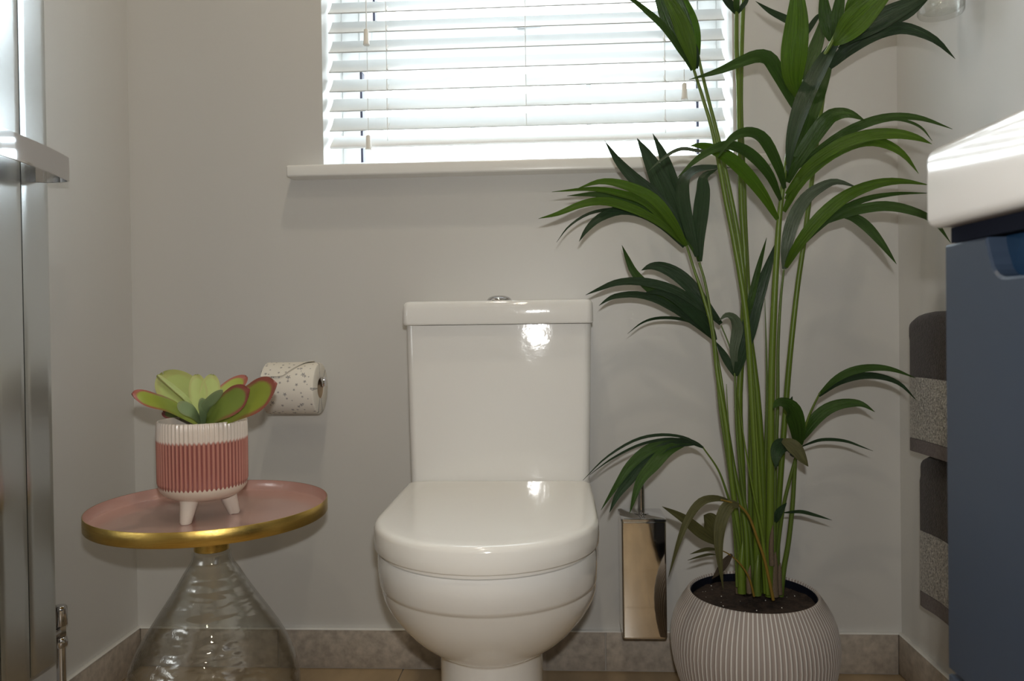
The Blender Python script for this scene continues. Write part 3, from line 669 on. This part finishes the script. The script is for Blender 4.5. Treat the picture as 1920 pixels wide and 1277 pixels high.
def blade(pts, w, tip=1.0, tilt=0, fold=.24, n=18, base=.3, peak=.42):
    """palm leaflet: closed thin blade with a V fold"""
    sp_ = spline(pts, n+1); vs, fs, uv = [], [], []; ax0 = None; L = 0
    for i, p_ in enumerate(sp_):
        s = i/n; t = (sp_[min(i+1, n)]-sp_[max(i-1, 0)]).normalized()
        n_ = ((CAM-p_).normalized()+Vector((0, 0, .35))).normalized(); ax = t.cross(n_)
        if ax.length < .15 and ax0 is not None: ax = ax0.copy()
        ax.normalize()
        if ax0 is not None and ax.dot(ax0) < 0: ax.negate()
        ax0 = ax.copy(); n_ = ax.cross(t).normalized()
        if n_.dot(CAM-p_) < 0: n_.negate()
        if tilt: rm = Matrix.Rotation(radians(tilt), 3, t); ax = rm @ ax; n_ = rm @ n_
        if s < peak: k = base+(1-base)*sin(pi/2*s/peak)**.9
        else: k = max(0, 1-((s-peak)/(1-peak))**1.7)**.9
        wd = max(w/2*k, .00025); fd = fold*wd; th = .00035
        for q, h in ((-1, 0), (-.5, -fd*.4), (0, -fd), (.5, -fd*.4), (1, 0)):
            vs.append(p_+ax*(q*wd)+n_*(h+th)); uv.append(((q+1)/2, s))
        for q, h in ((.5, -fd*.4), (0, -fd), (-.5, -fd*.4)):
            vs.append(p_+ax*(q*wd)+n_*(h-th)); uv.append(((q+1)/2, s))
    m_ = 8
    for i in range(n):
        for k in range(m_): k2 = (k+1) % m_; fs.append((i*m_+k, i*m_+k2, (i+1)*m_+k2, (i+1)*m_+k))
    fs.append(tuple(range(m_-1, -1, -1))); fs.append(tuple(range(n*m_, n*m_+m_)))
    return vs, fs, uv

z5 = (980, 200, 2.2807); b4 = (1240, 280, 3.4286); b5 = (1080, 440, 3.9905); z6 = (1380, 0, 2.2796)
z3 = (1240, 0, 4.257); z7 = (1080, 680, 2.139); w3 = (1140, 0, 6.386); k4 = (1440, 740, 6.387); px1 = (0, 0, 1.0)
ABOVE = 1
def stem(pts, d0, d1, w0, w1, m='stem'):
    """pts from the node down to the soil in photo px; d0/w0 at the node, d1/w1 at the soil"""
    n = len(pts); p3 = [P(x, y_, d0+(d1-d0)*i/(n-1)) for i, (x, y_) in enumerate(pts)]
    N = 30; sp_ = spline(p3, N)
    v, f, u = tube(sp_, [(w0+(w1-w0)*(i/(N-1)))/2/FPX*1.28 for i in range(N)], 10)
    return mesh('frond_stem', v, f, m, pa, uv=u)
NL = [0]
def lf(par, fr, pts, w, m, d0, d1, **kw):
    n = len(pts); p3 = [P(*Z(fr, x, y_), d0+(d1-d0)*(i/(n-1))**.8) for i, (x, y_) in enumerate(pts)]
    kw.setdefault('tilt', ((NL[0]*37) % 41)-20); NL[0] += 1
    v, f, u = blade(p3, w/fr[2]/FPX*(d0+d1)/2/max(.6, cos(radians(kw['tilt']))), **kw)
    return mesh('leaflet', v, f, 'l_'+m, par, uv=u)

# frond A, left of the palm below the sill
A = stem([(1287, 459), (1302, 507), (1317, 551), (1335, 616), (1345, 700), (1362, 800), (1372, 900), (1384, 1000), (1390, 1112)], 1.47, 1.44, 5, 13)
lf(A, z5, [(692, 590), (640, 480), (560, 380), (480, 310), (410, 235), (351, 146)], 56, 'dark', 1.47, 1.50)
lf(A, z5, [(696, 590), (650, 470), (600, 350), (545, 230), (489, 135)], 88, 'dark', 1.47, 1.51, tilt=0)
lf(A, z5, [(702, 592), (680, 470), (645, 350), (605, 220), (556, 115)], 66, 'dark', 1.48, 1.51, tilt=8)
lf(A, z5, [(700, 595), (640, 490), (560, 395), (450, 340), (340, 320), (235, 350)], 50, 'bright', 1.46, 1.40)
lf(A, z5, [(690, 590), (600, 480), (520, 405), (420, 372), (300, 352), (125, 365)], 38, 'bright', 1.46, 1.40)
lf(A, z5, [(690, 585), (600, 490), (500, 425), (400, 385), (300, 375), (190, 382)], 42, 'mid', 1.47, 1.42)
lf(A, z5, [(690, 590), (590, 500), (480, 440), (360, 405), (260, 415), (150, 458), (68, 479)], 40, 'bright', 1.46, 1.38)
lf(A, z5, [(690, 600), (600, 510), (510, 455), (420, 442), (330, 475), (275, 525), (241, 577)], 44, 'dark', 1.47, 1.42)
lf(A, z5, [(600, 500), (500, 450), (400, 438), (290, 455), (200, 510), (145, 580)], 14, 'dark', 1.47, 1.43)
lf(A, z5, [(640, 520), (560, 450), (470, 400), (380, 380)], 30, 'mid', 1.465, 1.44)
A2 = stem([(1311, 492), (1322, 530), (1332, 585), (1342, 660), (1350, 760), (1366, 870), (1378, 980), (1384, 1110)], 1.45, 1.46, 5, 9, 'stem_dark')
lf(A2, z5, [(745, 640), (722, 560), (700, 470), (685, 380), (692, 305), (740, 268), (815, 258), (888, 262)], 56, 'dark', 1.45, 1.50, fold=.1)
lf(A2, z5, [(757, 662), (752, 560), (762, 450), (772, 360), (775, 300), (835, 266)], 66, 'dark', 1.45, 1.48, tilt=0)
lf(A2, z5, [(757, 662), (735, 625), (712, 590), (690, 555)], 12, 'mid', 1.45, 1.46)
# frond B, level with the cistern lid
B = stem([(1340, 640), (1352, 712), (1362, 790), (1378, 890), (1398, 990), (1402, 1112)], 1.52, 1.46, 5, 13)
lf(B, b5, [(1035, 785), (900, 665), (720, 535), (560, 410), (440, 290), (385, 180), (343, 78)], 78, 'mid', 1.52, 1.50, tilt=10)
lf(B, b5, [(1085, 668), (980, 545), (870, 400), (760, 300), (650, 245), (560, 237), (488, 268)], 104, 'dark', 1.50, 1.50, tilt=-8)
lf(B, b5, [(1080, 665), (930, 540), (780, 435), (620, 375), (450, 348), (300, 360), (180, 405), (72, 452)], 72, 'dark', 1.50, 1.47)
lf(B, b5, [(1035, 785), (880, 655), (740, 560), (590, 480), (440, 447), (300, 460), (230, 490), (172, 532)], 58, 'dark', 1.52, 1.48)
lf(B, b5, [(1042, 792), (985, 690), (880, 575), (760, 480), (640, 430), (500, 440)], 110, 'dark', 1.51, 1.49, tilt=5)
lf(B, b5, [(980, 730), (860, 655), (740, 625), (600, 626), (490, 662), (385, 742)], 24, 'dark', 1.52, 1.50)
B2 = stem([(1378, 706), (1381, 800), (1390, 900), (1405, 1000), (1415, 1112)], 1.48, 1.47, 4, 10, 'stem_dark')
lf(B2, b5, [(1192, 1062), (1150, 980), (1100, 890), (1045, 800)], 58, 'dark', 1.48, 1.50, tilt=0, peak=.5)
lf(B2, b5, [(1194, 1055), (1240, 900), (1290, 720), (1340, 520), (1420, 290), (1505, 40)], 118, 'dark', 1.48, 1.44, tilt=0, peak=.5)
lf(B2, b5, [(1270, 680), (1310, 480), (1365, 250), (1426, 22)], 50, 'mid', 1.46, 1.44)
lf(B2, b5, [(1196, 1030), (1180, 880), (1200, 760), (1208, 690), (1180, 625), (1125, 603), (1070, 645)], 84, 'grey', 1.48, 1.45, fold=.05, tilt=0)
stem([(1352, 610), (1368, 650), (1374, 680), (1378, 706)], 1.50, 1.48, 3, 4, 'stem_dark')
# tall stems behind, G (over the blind) and H
G = stem([(1300, 128), (1318, 185), (1333, 235), (1345, 290), (1361, 375), (1377, 455), (1395, 560), (1405, 660), (1412, 780), (1418, 900), (1420, 1112)], 1.42, 1.47, 6, 17)
lf(G, w3, [(1010, 840), (900, 640), (770, 450), (640, 290), (430, 105), (280, -10), (100, -130)], 85, 'mid', 1.42, 1.36, tilt=0, base=.5)
lf(G, w3, [(1035, 838), (945, 580), (850, 330), (740, 60), (640, -200), (560, -420)], 330, 'mid', 1.42, 1.37, tilt=0, base=.12, peak=.5)
lf(G, w3, [(1035, 838), (985, 600), (920, 400), (840, 200), (720, -20), (600, -260)], 200, 'bright', 1.415, 1.36, tilt=0, base=.15)
G2 = stem([(1308, 100), (1318, 145), (1333, 205), (1348, 265), (1362, 330), (1380, 420), (1392, 500), (1402, 600), (1420, 740), (1430, 900), (1434, 1112)], 1.44, 1.49, 6, 15)
lf(G2, w3, [(1085, 660), (1062, 420), (1010, 220), (940, 40), (850, -200)], 110, 'bright', 1.44, 1.40, tilt=10, base=.3)
lf(G2, w3, [(1060, 820), (1040, 700), (1000, 560), (940, 400), (880, 150)], 130, 'dark', 1.43, 1.40, tilt=0)
H = stem([(1381, 20), (1381, 94), (1385, 164), (1387, 280), (1391, 400), (1397, 500), (1392, 640), (1386, 760), (1392, 900), (1396, 1112)], 1.46, 1.50, 9, 16)
lf(H, z3, [(600, 115), (570, 60), (530, 10), (480, -60), (430, -150)], 60, 'dark', 1.46, 1.44)
lf(H, z3, [(605, 115), (640, 60), (680, 5), (700, -90)], 42, 'dark', 1.46, 1.44)
lf(H, z3, [(602, 110), (600, 40), (600, -60), (590, -180)], 50, 'mid', 1.46, 1.43)
H2 = stem([(1397, -40), (1393, 20), (1390, 117), (1389, 211), (1394, 330), (1397, 430), (1403, 560), (1408, 700), (1408, 850), (1407, 1112)], 1.50, 1.52, 9, 13)
# frond C, centre right
Cc = stem([(1507, 150), (1496, 180), (1487, 230), (1475, 300), (1468, 350), (1461, 412), (1457, 470), (1452, 560), (1448, 660), (1446, 760), (1445, 900), (1442, 1118)], 1.36, 1.45, 6, 17)
cd = 1.375
lf(Cc, z5, [(1120, 350), (1095, 260), (1040, 150), (985, 112), (930, 116), (880, 150), (833, 222)], 54, 'mid', cd, 1.24, tilt=0)
lf(Cc, z5, [(1103, 400), (1060, 300), (1000, 225), (930, 178), (850, 168), (750, 222), (660, 306)], 56, 'mid', cd, 1.24, tilt=10)
lf(Cc, z5, [(1090, 482), (1030, 380), (960, 290), (890, 225), (820, 185), (760, 168), (715, 168)], 60, 'bright', 1.38, 1.30, tilt=0)
lf(Cc, z5, [(870, 190), (760, 190), (690, 180), (640, 195), (590, 230), (535, 280)], 20, 'grey', 1.30, 1.22)
lf(Cc, z6, [(220, 780), (255, 700), (320, 600), (390, 510), (440, 487), (490, 488), (552, 516)], 70, 'mid', cd, 1.28, tilt=0)
lf(Cc, z6, [(230, 745), (330, 660), (460, 570), (590, 515), (700, 498), (800, 508), (925, 552)], 42, 'mid', cd, 1.22)
lf(Cc, z6, [(215, 830), (300, 720), (430, 625), (560, 580), (680, 572), (770, 588), (837, 616)], 54, 'bright', cd, 1.22, tilt=5)
lf(Cc, z6, [(205, 905), (270, 780), (370, 680), (480, 620), (570, 602), (650, 620), (720, 665), (780, 742)], 62, 'bright', 1.38, 1.24, peak=.3)
lf(Cc, z6, [(640, 512), (720, 516), (790, 545), (838, 602)], 13, 'mid', 1.27, 1.23)
lf(Cc, z6, [(210, 850), (270, 765), (340, 690), (420, 640)], 30, 'bright', 1.37, 1.33)
lf(Cc, z6, [(225, 730), (250, 680), (300, 600), (330, 520)], 60, 'dark', 1.37, 1.40)
# upper leaves of the same stem
lf(Cc, z3, [(1085, 780), (1052, 620), (1060, 420), (1080, 200), (1085, 0), (1075, -260)], 205, 'bright', 1.36, 1.26, tilt=0, fold=.08, base=.12)
lf(Cc, z3, [(1072, 880), (1010, 740), (930, 580), (860, 470), (760, 450), (620, 500), (450, 570), (222, 636)], 118, 'mid', 1.37, 1.30, tilt=0, peak=.45)
lf(Cc, z3, [(1120, 700), (1170, 540), (1230, 380), (1275, 230), (1290, 100)], 110, 'mid', 1.37, 1.40, tilt=0)
lf(Cc, z3, [(1060, 190), (990, 150), (870, 90), (752, 10)], 62, 'dark', 1.33, 1.36, peak=.3)
lf(Cc, z3, [(1130, 320), (1180, 230), (1240, 140), (1285, 95)], 46, 'dark', 1.40, 1.42, peak=.4)
lf(Cc, z6, [(440, 160), (380, 250), (310, 380), (265, 500), (235, 620), (222, 745)], 80, 'dark', 1.34, 1.30, tilt=18, fold=.3)
lf(Cc, z6, [(400, 290), (340, 430), (295, 560), (240, 700)], 66, 'mid', 1.37, 1.35, tilt=0)
Dr = stem([(1650, -90), (1627, -45), (1604, 0), (1577, 44), (1555, 88), (1530, 125), (1507, 155)], 1.28, 1.36, 5, 9)
lf(Dr, z3, [(1352, 325), (1325, 200), (1300, 60), (1285, -160)], 110, 'mid', 1.34, 1.32, tilt=0)
lf(Dr, z3, [(1390, 300), (1400, 160), (1425, 0), (1450, -160)], 96, 'mid', 1.33, 1.30)
lf(Dr, z6, [(415, 190), (470, 130), (540, 60), (620, -20), (720, -110)], 125, 'bright', 1.33, 1.24, tilt=0, base=.15)
lf(Dr, z6, [(440, 185), (530, 130), (640, 70), (740, 20), (850, -30)], 92, 'dark', 1.34, 1.26, tilt=0)
lf(Dr, z6, [(400, 290), (470, 215), (560, 158), (650, 126), (740, 124), (850, 170), (937, 252)], 70, 'dark', 1.37, 1.27, tilt=0, peak=.25)
lf(Dr, z6, [(440, 210), (540, 130), (620, 90), (720, 60), (790, 10), (840, -30)], 60, 'dark', 1.35, 1.28)
lf(Dr, z6, [(470, 90), (490, 30), (520, -40), (560, -120)], 46, 'bright', 1.32, 1.28)
# frond E, to the vanity
Ee = stem([(1470, 505), (1464, 560), (1459, 650), (1458, 760), (1453, 900), (1450, 1118)], 1.44, 1.48, 4, 10, 'stem_dark')
lf(Ee, b4, [(790, 770), (805, 620), (850, 450), (930, 315), (1030, 240), (1130, 208), (1262, 246)], 88, 'grey', 1.44, 1.40, tilt=0, peak=.35)
lf(Ee, b4, [(800, 760), (890, 600), (1030, 430), (1190, 300), (1370, 225), (1540, 205), (1725, 230)], 88, 'bright', 1.43, 1.30, tilt=0, peak=.35)
lf(Ee, b4, [(800, 745), (920, 590), (1100, 430), (1290, 328), (1500, 287), (1730, 282)], 48, 'mid', 1.44, 1.30)
lf(Ee, b4, [(1010, 490), (1140, 430), (1280, 385), (1440, 365), (1600, 392), (1750, 460), (1860, 602)], 70, 'mid', 1.40, 1.26, tilt=0)
lf(Ee, b4, [(1150, 425), (1240, 440), (1330, 505), (1420, 610), (1512, 738)], 66, 'mid', 1.38, 1.33, tilt=0)
lf(Ee, b4, [(800, 730), (860, 640), (960, 520), (1060, 440)], 60, 'mid', 1.43, 1.39)
Ff = stem([(1560, 90), (1548, 150), (1535, 240), (1522, 340), (1508, 450), (1495, 540), (1482, 660), (1475, 740), (1466, 860), (1458, 980), (1456, 1115)], 1.45, 1.50, 8, 14)
# frond K, low right
K1 = stem([(1491, 862), (1489, 900), (1485, 960), (1478, 1020), (1470, 1065), (1464, 1118)], 1.46, 1.48, 8, 12, 'stem_dark')
K2 = stem([(1538, 736), (1522, 768), (1510, 800), (1500, 835), (1490, 866), (1472, 935), (1463, 990), (1455, 1060), (1452, 1118)], 1.42, 1.50, 4, 10, 'stem_dark')
lf(K2, z7, [(975, 128), (1040, 68), (1110, 33), (1190, 20), (1270, 28), (1362, 62)], 34, 'mid', 1.42, 1.36, tilt=0)
lf(K2, z7, [(975, 135), (1050, 82), (1140, 54), (1220, 56), (1300, 86), (1366, 152)], 26, 'dark', 1.42, 1.37)
lf(K2, k4, [(390, 560), (450, 450), (560, 300), (700, 180), (860, 115), (1030, 100), (1150, 125), (1280, 208)], 150, 'mid', 1.46, 1.40, tilt=0, peak=.35)
lf(K2, k4, [(400, 625), (520, 575), (640, 542), (800, 540), (960, 565), (1110, 620), (1258, 676)], 42, 'dark', 1.46, 1.40, tilt=0)
lf(K2, k4, [(360, 600), (360, 450), (330, 290), (280, 170), (200, 115), (120, 105), (60, 170)], 215, 'mid', 1.45, 1.36, tilt=0, fold=.05, base=.5)
lf(K2, k4, [(320, 700), (240, 620), (150, 620), (100, 720), (95, 885)], 200, 'dark', 1.45, 1.38, tilt=0, fold=.05, base=.6)
lf(K2, k4, [(110, 860), (90, 680), (90, 500), (130, 320)], 90, 'dark', 1.47, 1.49)
lf(K2, k4, [(170, 550), (260, 590), (340, 660), (410, 760), (482, 862)], 170, 'olive', 1.40, 1.38, tilt=0, base=.3)
lf(K2, k4, [(230, 560), (300, 640), (350, 720)], 80, 'dark', 1.43, 1.42)
lf(K2, k4, [(250, 110), (275, 70), (293, 20)], 40, 'dark', 1.44, 1.44)
# low frond I, to the left over the brush
Iq = stem([(1318, 839), (1346, 880), (1363, 925), (1374, 965), (1385, 1030), (1388, 1112)], 1.41, 1.44, 3, 8, 'stem_dark')
lf(Iq, z7, [(512, 342), (440, 302), (340, 290), (235, 312), (120, 382), (28, 472)], 15, 'dark', 1.41, 1.36)
lf(Iq, z7, [(505, 340), (400, 306), (270, 325), (150, 382), (55, 450)], 13, 'dark', 1.41, 1.37)
lf(Iq, z7, [(470, 322), (370, 322), (290, 350), (220, 410), (170, 480), (100, 592)], 44, 'mid', 1.41, 1.37, tilt=0)
lf(Iq, z7, [(480, 325), (370, 332), (285, 390), (215, 470), (165, 535), (134, 602)], 44, 'dark', 1.41, 1.36, tilt=0)
lf(Iq, z7, [(450, 318), (370, 350), (310, 410), (255, 480), (215, 605)], 54, 'mid', 1.41, 1.35, tilt=0)
lf(Iq, z7, [(512, 342), (480, 325), (440, 310), (380, 305)], 20, 'dark', 1.41, 1.40)
# drying lower frond J
Jq = stem([(1352, 937), (1370, 942), (1385, 947), (1404, 968), (1420, 1010), (1435, 1055), (1450, 1125)], 1.36, 1.41, 3, 7, 'stem_yellow')
lf(Jq, z7, [(625, 558), (560, 544), (500, 560), (450, 625), (412, 720), (371, 860)], 34, 'olive', 1.38, 1.33, tilt=0)
lf(Jq, z7, [(655, 572), (615, 572), (585, 625), (572, 700), (576, 790), (591, 912)], 52, 'olive', 1.37, 1.345, tilt=0, peak=.3)
lf(Jq, z7, [(572, 728), (500, 680), (430, 625), (345, 577)], 50, 'olive', 1.38, 1.34, tilt=0, peak=.35)
lf(Jq, z7, [(570, 710), (555, 665), (535, 632), (512, 612)], 70, 'olive', 1.38, 1.37, tilt=0, peak=.6)
Js = stem([(1348, 1030), (1368, 1040), (1390, 1060), (1405, 1085), (1414, 1118)], 1.37, 1.41, 2, 5, 'stem_yellow')
lf(Js, z7, [(575, 750), (530, 748), (495, 756), (457, 768)], 14, 'olive', 1.37, 1.35)
lf(Js, z7, [(560, 770), (530, 770), (490, 780), (448, 793)], 12, 'olive', 1.37, 1.35)
lf(Js, z7, [(625, 768), (600, 800), (575, 835), (545, 868)], 32, 'brown', 1.38, 1.37, tilt=0)
lf(Ff, z7, [(835, 602), (900, 598), (960, 612), (1027, 632)], 15, 'dark', 1.47, 1.42)
lf(Ff, z7, [(800, 640), (815, 600), (845, 562)], 30, 'dark', 1.47, 1.46)
# extra petioles filling the clump, and the sheathed bases
for pts, d0, d1, w0, w1, mm in [
    ([(1434, 560), (1437, 660), (1438, 760), (1434, 900), (1430, 1110)], 1.47, 1.49, 4, 11, 'stem_dark'),
    ([(1362, 720), (1366, 800), (1375, 900), (1386, 1000), (1394, 1112)], 1.49, 1.47, 5, 12, 'stem'),
    ([(1412, 700), (1418, 800), (1424, 900), (1430, 1000), (1436, 1112)], 1.41, 1.43, 9, 12, 'stem'),
    ([(1384, 740), (1396, 830), (1412, 920), (1430, 1010), (1440, 1115)], 1.42, 1.42, 4, 9, 'stem'),
    ([(1370, 940), (1376, 1000), (1380, 1060), (1382, 1100)], 1.40, 1.41, 4, 6, 'stem_dark')]:
    stem(pts, d0, d1, 1.2, w1, mm)
for x, y0_, y1_, w, mm, d_ in ((1391, 1015, 1112, 19, 'stem', 1.43), (1384, 1010, 1112, 12, 'sheath', 1.445), (1420, 1040, 1116, 18, 'stem_dark', 1.43), (1452, 1035, 1118, 20, 'sheath', 1.45), (1405, 1060, 1112, 12, 'sheath', 1.42),
                            (1461, 1055, 1114, 15, 'sheath', 1.455), (1438, 1000, 1110, 14, 'sheath', 1.47), (1447, 985, 1060, 12, 'sheath', 1.435)):
    p3 = spline([P(x+2, y0_, d_), P(x-1, (y0_+y1_)/2, d_), P(x, y1_, d_)], 8)
    v, f, u = tube(p3, [w/2/FPX*1.12*k for k in (.12, .5, .8, .95, 1, 1.02, 1.05, 1.1)], 10); mesh('sheath', v, f, mm, pa, uv=u)

# ================================================================ vanity
va = thing('vanity_cabinet', 'navy vanity cabinet with scooped finger pull, under the white basin at right', 'cabinet', (.53, .42, 0))
VY0, VY1, VX = .13, .727, .350
box('carcass', 'navy', va, VX+.020, XR-.001, VY0+.004, VY1-.004, .06, .8205, bev=.001)
box('painted_shade_strip', 'dark', va, VX+.004, XR-.001, VY0+.004, VY1-.004, .8207, .8342)  # near-black block added to stand for the shade under the basin overhang
box('plinth', 'dark', va, VX+.05, XR-.001, VY0+.01, VY1-.01, 0, .0598)
# door outline (y,z) with finger scoop in its top edge
def scoop_door(z0, z1, name='door'):
    pts = [(VY0+.002, z0), (VY1, z0), (VY1, z1)]
    ya, yb, dz, r = .660, .33, .034, .022
    pts.append((ya, z1)); pts.append((ya-.004, z1-dz+r))
    for k in range(1, 7): a = pi/2*k/6; pts.append((ya-.006-r+r*cos(a), z1-dz+r-r*sin(a)))
    for k in range(0, 7): a = pi/2*k/6; pts.append((yb+.006+r-r*sin(a), z1-dz+r-r*cos(a)))
    pts += [(yb, z1), (VY0+.002, z1)]
    n = len(pts); e = .0022
    cyc, czc = (VY0+VY1)/2, (z0+z1)/2
    vs = []; 
    for X, ins in ((VX+.0188, 0), (VX+e, 0), (VX, e)):
        for (a, b_) in pts:
            vs.append((X, a+(ins if a < VY0+.01 else -ins if a > VY1-.01 else 0), b_+(ins if b_ < z0+.01 else -ins)))
    fs = [tuple(range(n-1, -1, -1)), tuple(range(2*n, 3*n))]
    for L_ in (0, 1):
        for k in range(n): k2 = (k+1) % n; fs.append((L_*n+k, L_*n+k2, (L_+1)*n+k2, (L_+1)*n+k))
    return mesh(name, vs, fs, 'navy', va, smooth=False)
dr = scoop_door(.437, .8195)
mesh('finger_pull', *boxd(VX+.0192-.003, VX+.0198, .33, .66, .775, .827, bev=.0014), 'navyhole', dr)
box('drawer_front', 'navy', va, VX, VX+.0188, VY0+.002, VY1, .066, .433, bev=.0022)
bs = thing('basin', 'white ceramic vanity basin with thick rounded edge, on the navy cabinet at right', 'basin', (.53, .42, .8345))
BX, BY0, BY1, BZ0, BZ1 = .334, .115, .7335, .8345, .906
def bas(z, i, r): return rrect(BX+i, XR-.0005, BY0+i, BY1-i, r, z, 8)
rings = [bas(BZ0, .012, .008), bas(BZ0+.0004, .006, .008), bas(BZ0+.003, .0025, .009), bas(BZ0+.008, .0005, .01), bas(BZ0+.03, 0, .011), bas(BZ1-.012, 0, .012), bas(BZ1-.006, .0012, .012), bas(BZ1-.002, .0045, .012), bas(BZ1, .010, .012)]
def bowl(z, sx, sy, r):
    cx_, cy_ = .52, (BY0+BY1)/2; return rrect(cx_-sx, cx_+sx, cy_-sy, cy_+sy, r, z, 8)
rings += [bowl(BZ1, .155, .265, .05), bowl(BZ1-.003, .150, .258, .05), bowl(BZ1-.03, .135, .235, .06), bowl(BZ1-.05, .11, .20, .07), bowl(BZ1-.06, .06, .12, .055)]
v, f = loft(rings); mesh('basin_body', v, f, 'basin', bs, angle=50)
vv, ff = capped([(.02, BZ1-.0598), (.02, BZ1-.057), (.015, BZ1-.056)], 24, (.52, (BY0+BY1)/2)); mesh('waste_cap', vv, ff, 'chrome', bs)

# ================================================================ towel rail and towels on the right wall
tw = thing('towel_rail', 'chrome two-bar towel rail on the right wall, mostly hidden by towels', 'towel rail', (XR, 1.2, .48))
bars = []
for xb, zb_ in ((.668, .7475), (.684, .492)):
    mesh('bar', *tube([(xb, .92, zb_), (xb, 1.472, zb_)], .006, 14)[:2], 'chrome', tw)
    for yy in (.935, 1.140): mesh('post', *tube([(xb, yy, zb_), (XR-.0006, yy, zb_)], .005, 12)[:2], 'chrome', tw)
def towel(name, label, xb, zb_, zbot, yA, yB, bands, loc, th=.010):
    t_ = thing(name, label, 'towel', loc, 'grey towels with silver bands on the right wall rail')
    rb = .0075
    def section(x_off, z_hi, z_lo, thick, yA_, yB_, wob=.0):
        pass
    # cross-section path, back hem up over the bar and down to the front hem
    NY = 14
    def sheet(path, m, nm, par, grow=0.0):
        rings = []
        for j in range(NY+1):
            yy = yA+(yB-yA)*j/NY; s = j/NY; r = []
            n_ = len(path)
            nr = []
            for i, (x, z) in enumerate(path):
                a = path[max(i-1, 0)]; c_ = path[min(i+1, n_-1)]; dx, dz = c_[0]-a[0], c_[1]-a[1]; L_ = sqrt(dx*dx+dz*dz)+1e-9
                nr.append((-dz/L_, dx/L_))
            dro = .012*max(0, s-.75)**2*16     # outer end of the towel sags
            wv = .0018*sin(yy*38+zb_*9)
            for sg in (1, -1):
                seq = range(n_) if sg == 1 else range(n_-1, -1, -1)
                for i in seq:
                    x, z = path[i]; nx_, nz_ = nr[i]; h_ = sg*(th/2+grow)*(1 if 0 < j < NY else .45)
                    r.append(Vector((x+nx_*h_+wv*(1 if z < zb_-.02 else 0), yy+(0 if 0 < j < NY else 0), z+nz_*h_-dro*(1 if z > zb_-.03 else .3))))
            rings.append(r)
        v_, f_ = loft(rings); return mesh(nm, v_, f_, m, par, angle=60)
    full = []
    zback = zbot+.03; ro = rb+th/2
    for k in range(6): full.append((xb+ro, zback+(zb_-zback)*k/6))
    for k in range(9): a = pi*k/8; full.append((xb+ro*cos(a), zb_+ro*sin(a)))
    nF = 30
    for k in range(1, nF+1): full.append((xb-ro, zb_-(zb_-zbot)*k/nF))
    main = sheet(full, 'towel', 'cloth', t_)
    for nm, mm, za, zb2 in bands:
        sheet([(xb-ro, za-(za-zb2)*k/6) for k in range(7)], mm, nm, t_, grow=.0012 if mm == 'glitter' else .002)
    return t_
def zt_(px, py): return PA(px, py, 0, .652).z
towel('towel', 'upper dark grey towel with silver glitter band, folded over the rail behind the vanity', .668, .7475, zt_(1730, 850), 1.16, 1.492,
      [('glitter_band', 'glitter', zt_(1720, 706), zt_(1730, 824)), ('hem', 'hem', zt_(1730, 825), zt_(1730, 850)+.0005)], (.668, 1.33, .7475))
towel('towel', 'lower dark grey towel with silver glitter band, hanging beneath the upper one', .684, .492, zt_(1740, 1150)-.005, 1.18, 1.486,
      [('glitter_band', 'glitter', zt_(1740, 1008), zt_(1740, 1125)), ('hem', 'hem', zt_(1740, 1126), zt_(1740, 1150)-.004)], (.684, 1.33, .492))

# ================================================================ glass tumbler, top right
tp = P(1764, 20, 1.345); TXc, TYc, tz = min(tp.x, XR-.05), tp.y, PA(1745, 17, 1, tp.y-.03).z
tm = thing('glass_tumbler', 'clear glass tumbler in a chrome wall ring above the vanity, cut by the top edge', 'glass', (TXc, TYc, tz))
v, f, u = lathe([(.0005, tz), (.030, tz), (.034, tz+.001), (.0365, tz+.005), (.039, tz+.10), (.037, tz+.10), (.0345, tz+.012), (.030, tz+.009), (.0005, tz+.008)], 48, (TXc, TYc)); mesh('glass_cup', v, f, 'glass', tm)
vv, ff, u = lathe([(.0395, tz+.055), (.043, tz+.055), (.043, tz+.063), (.0395, tz+.063), (.0395, tz+.055)], 40, (TXc, TYc)); mesh('holder_ring', vv, ff, 'chrome', tm)
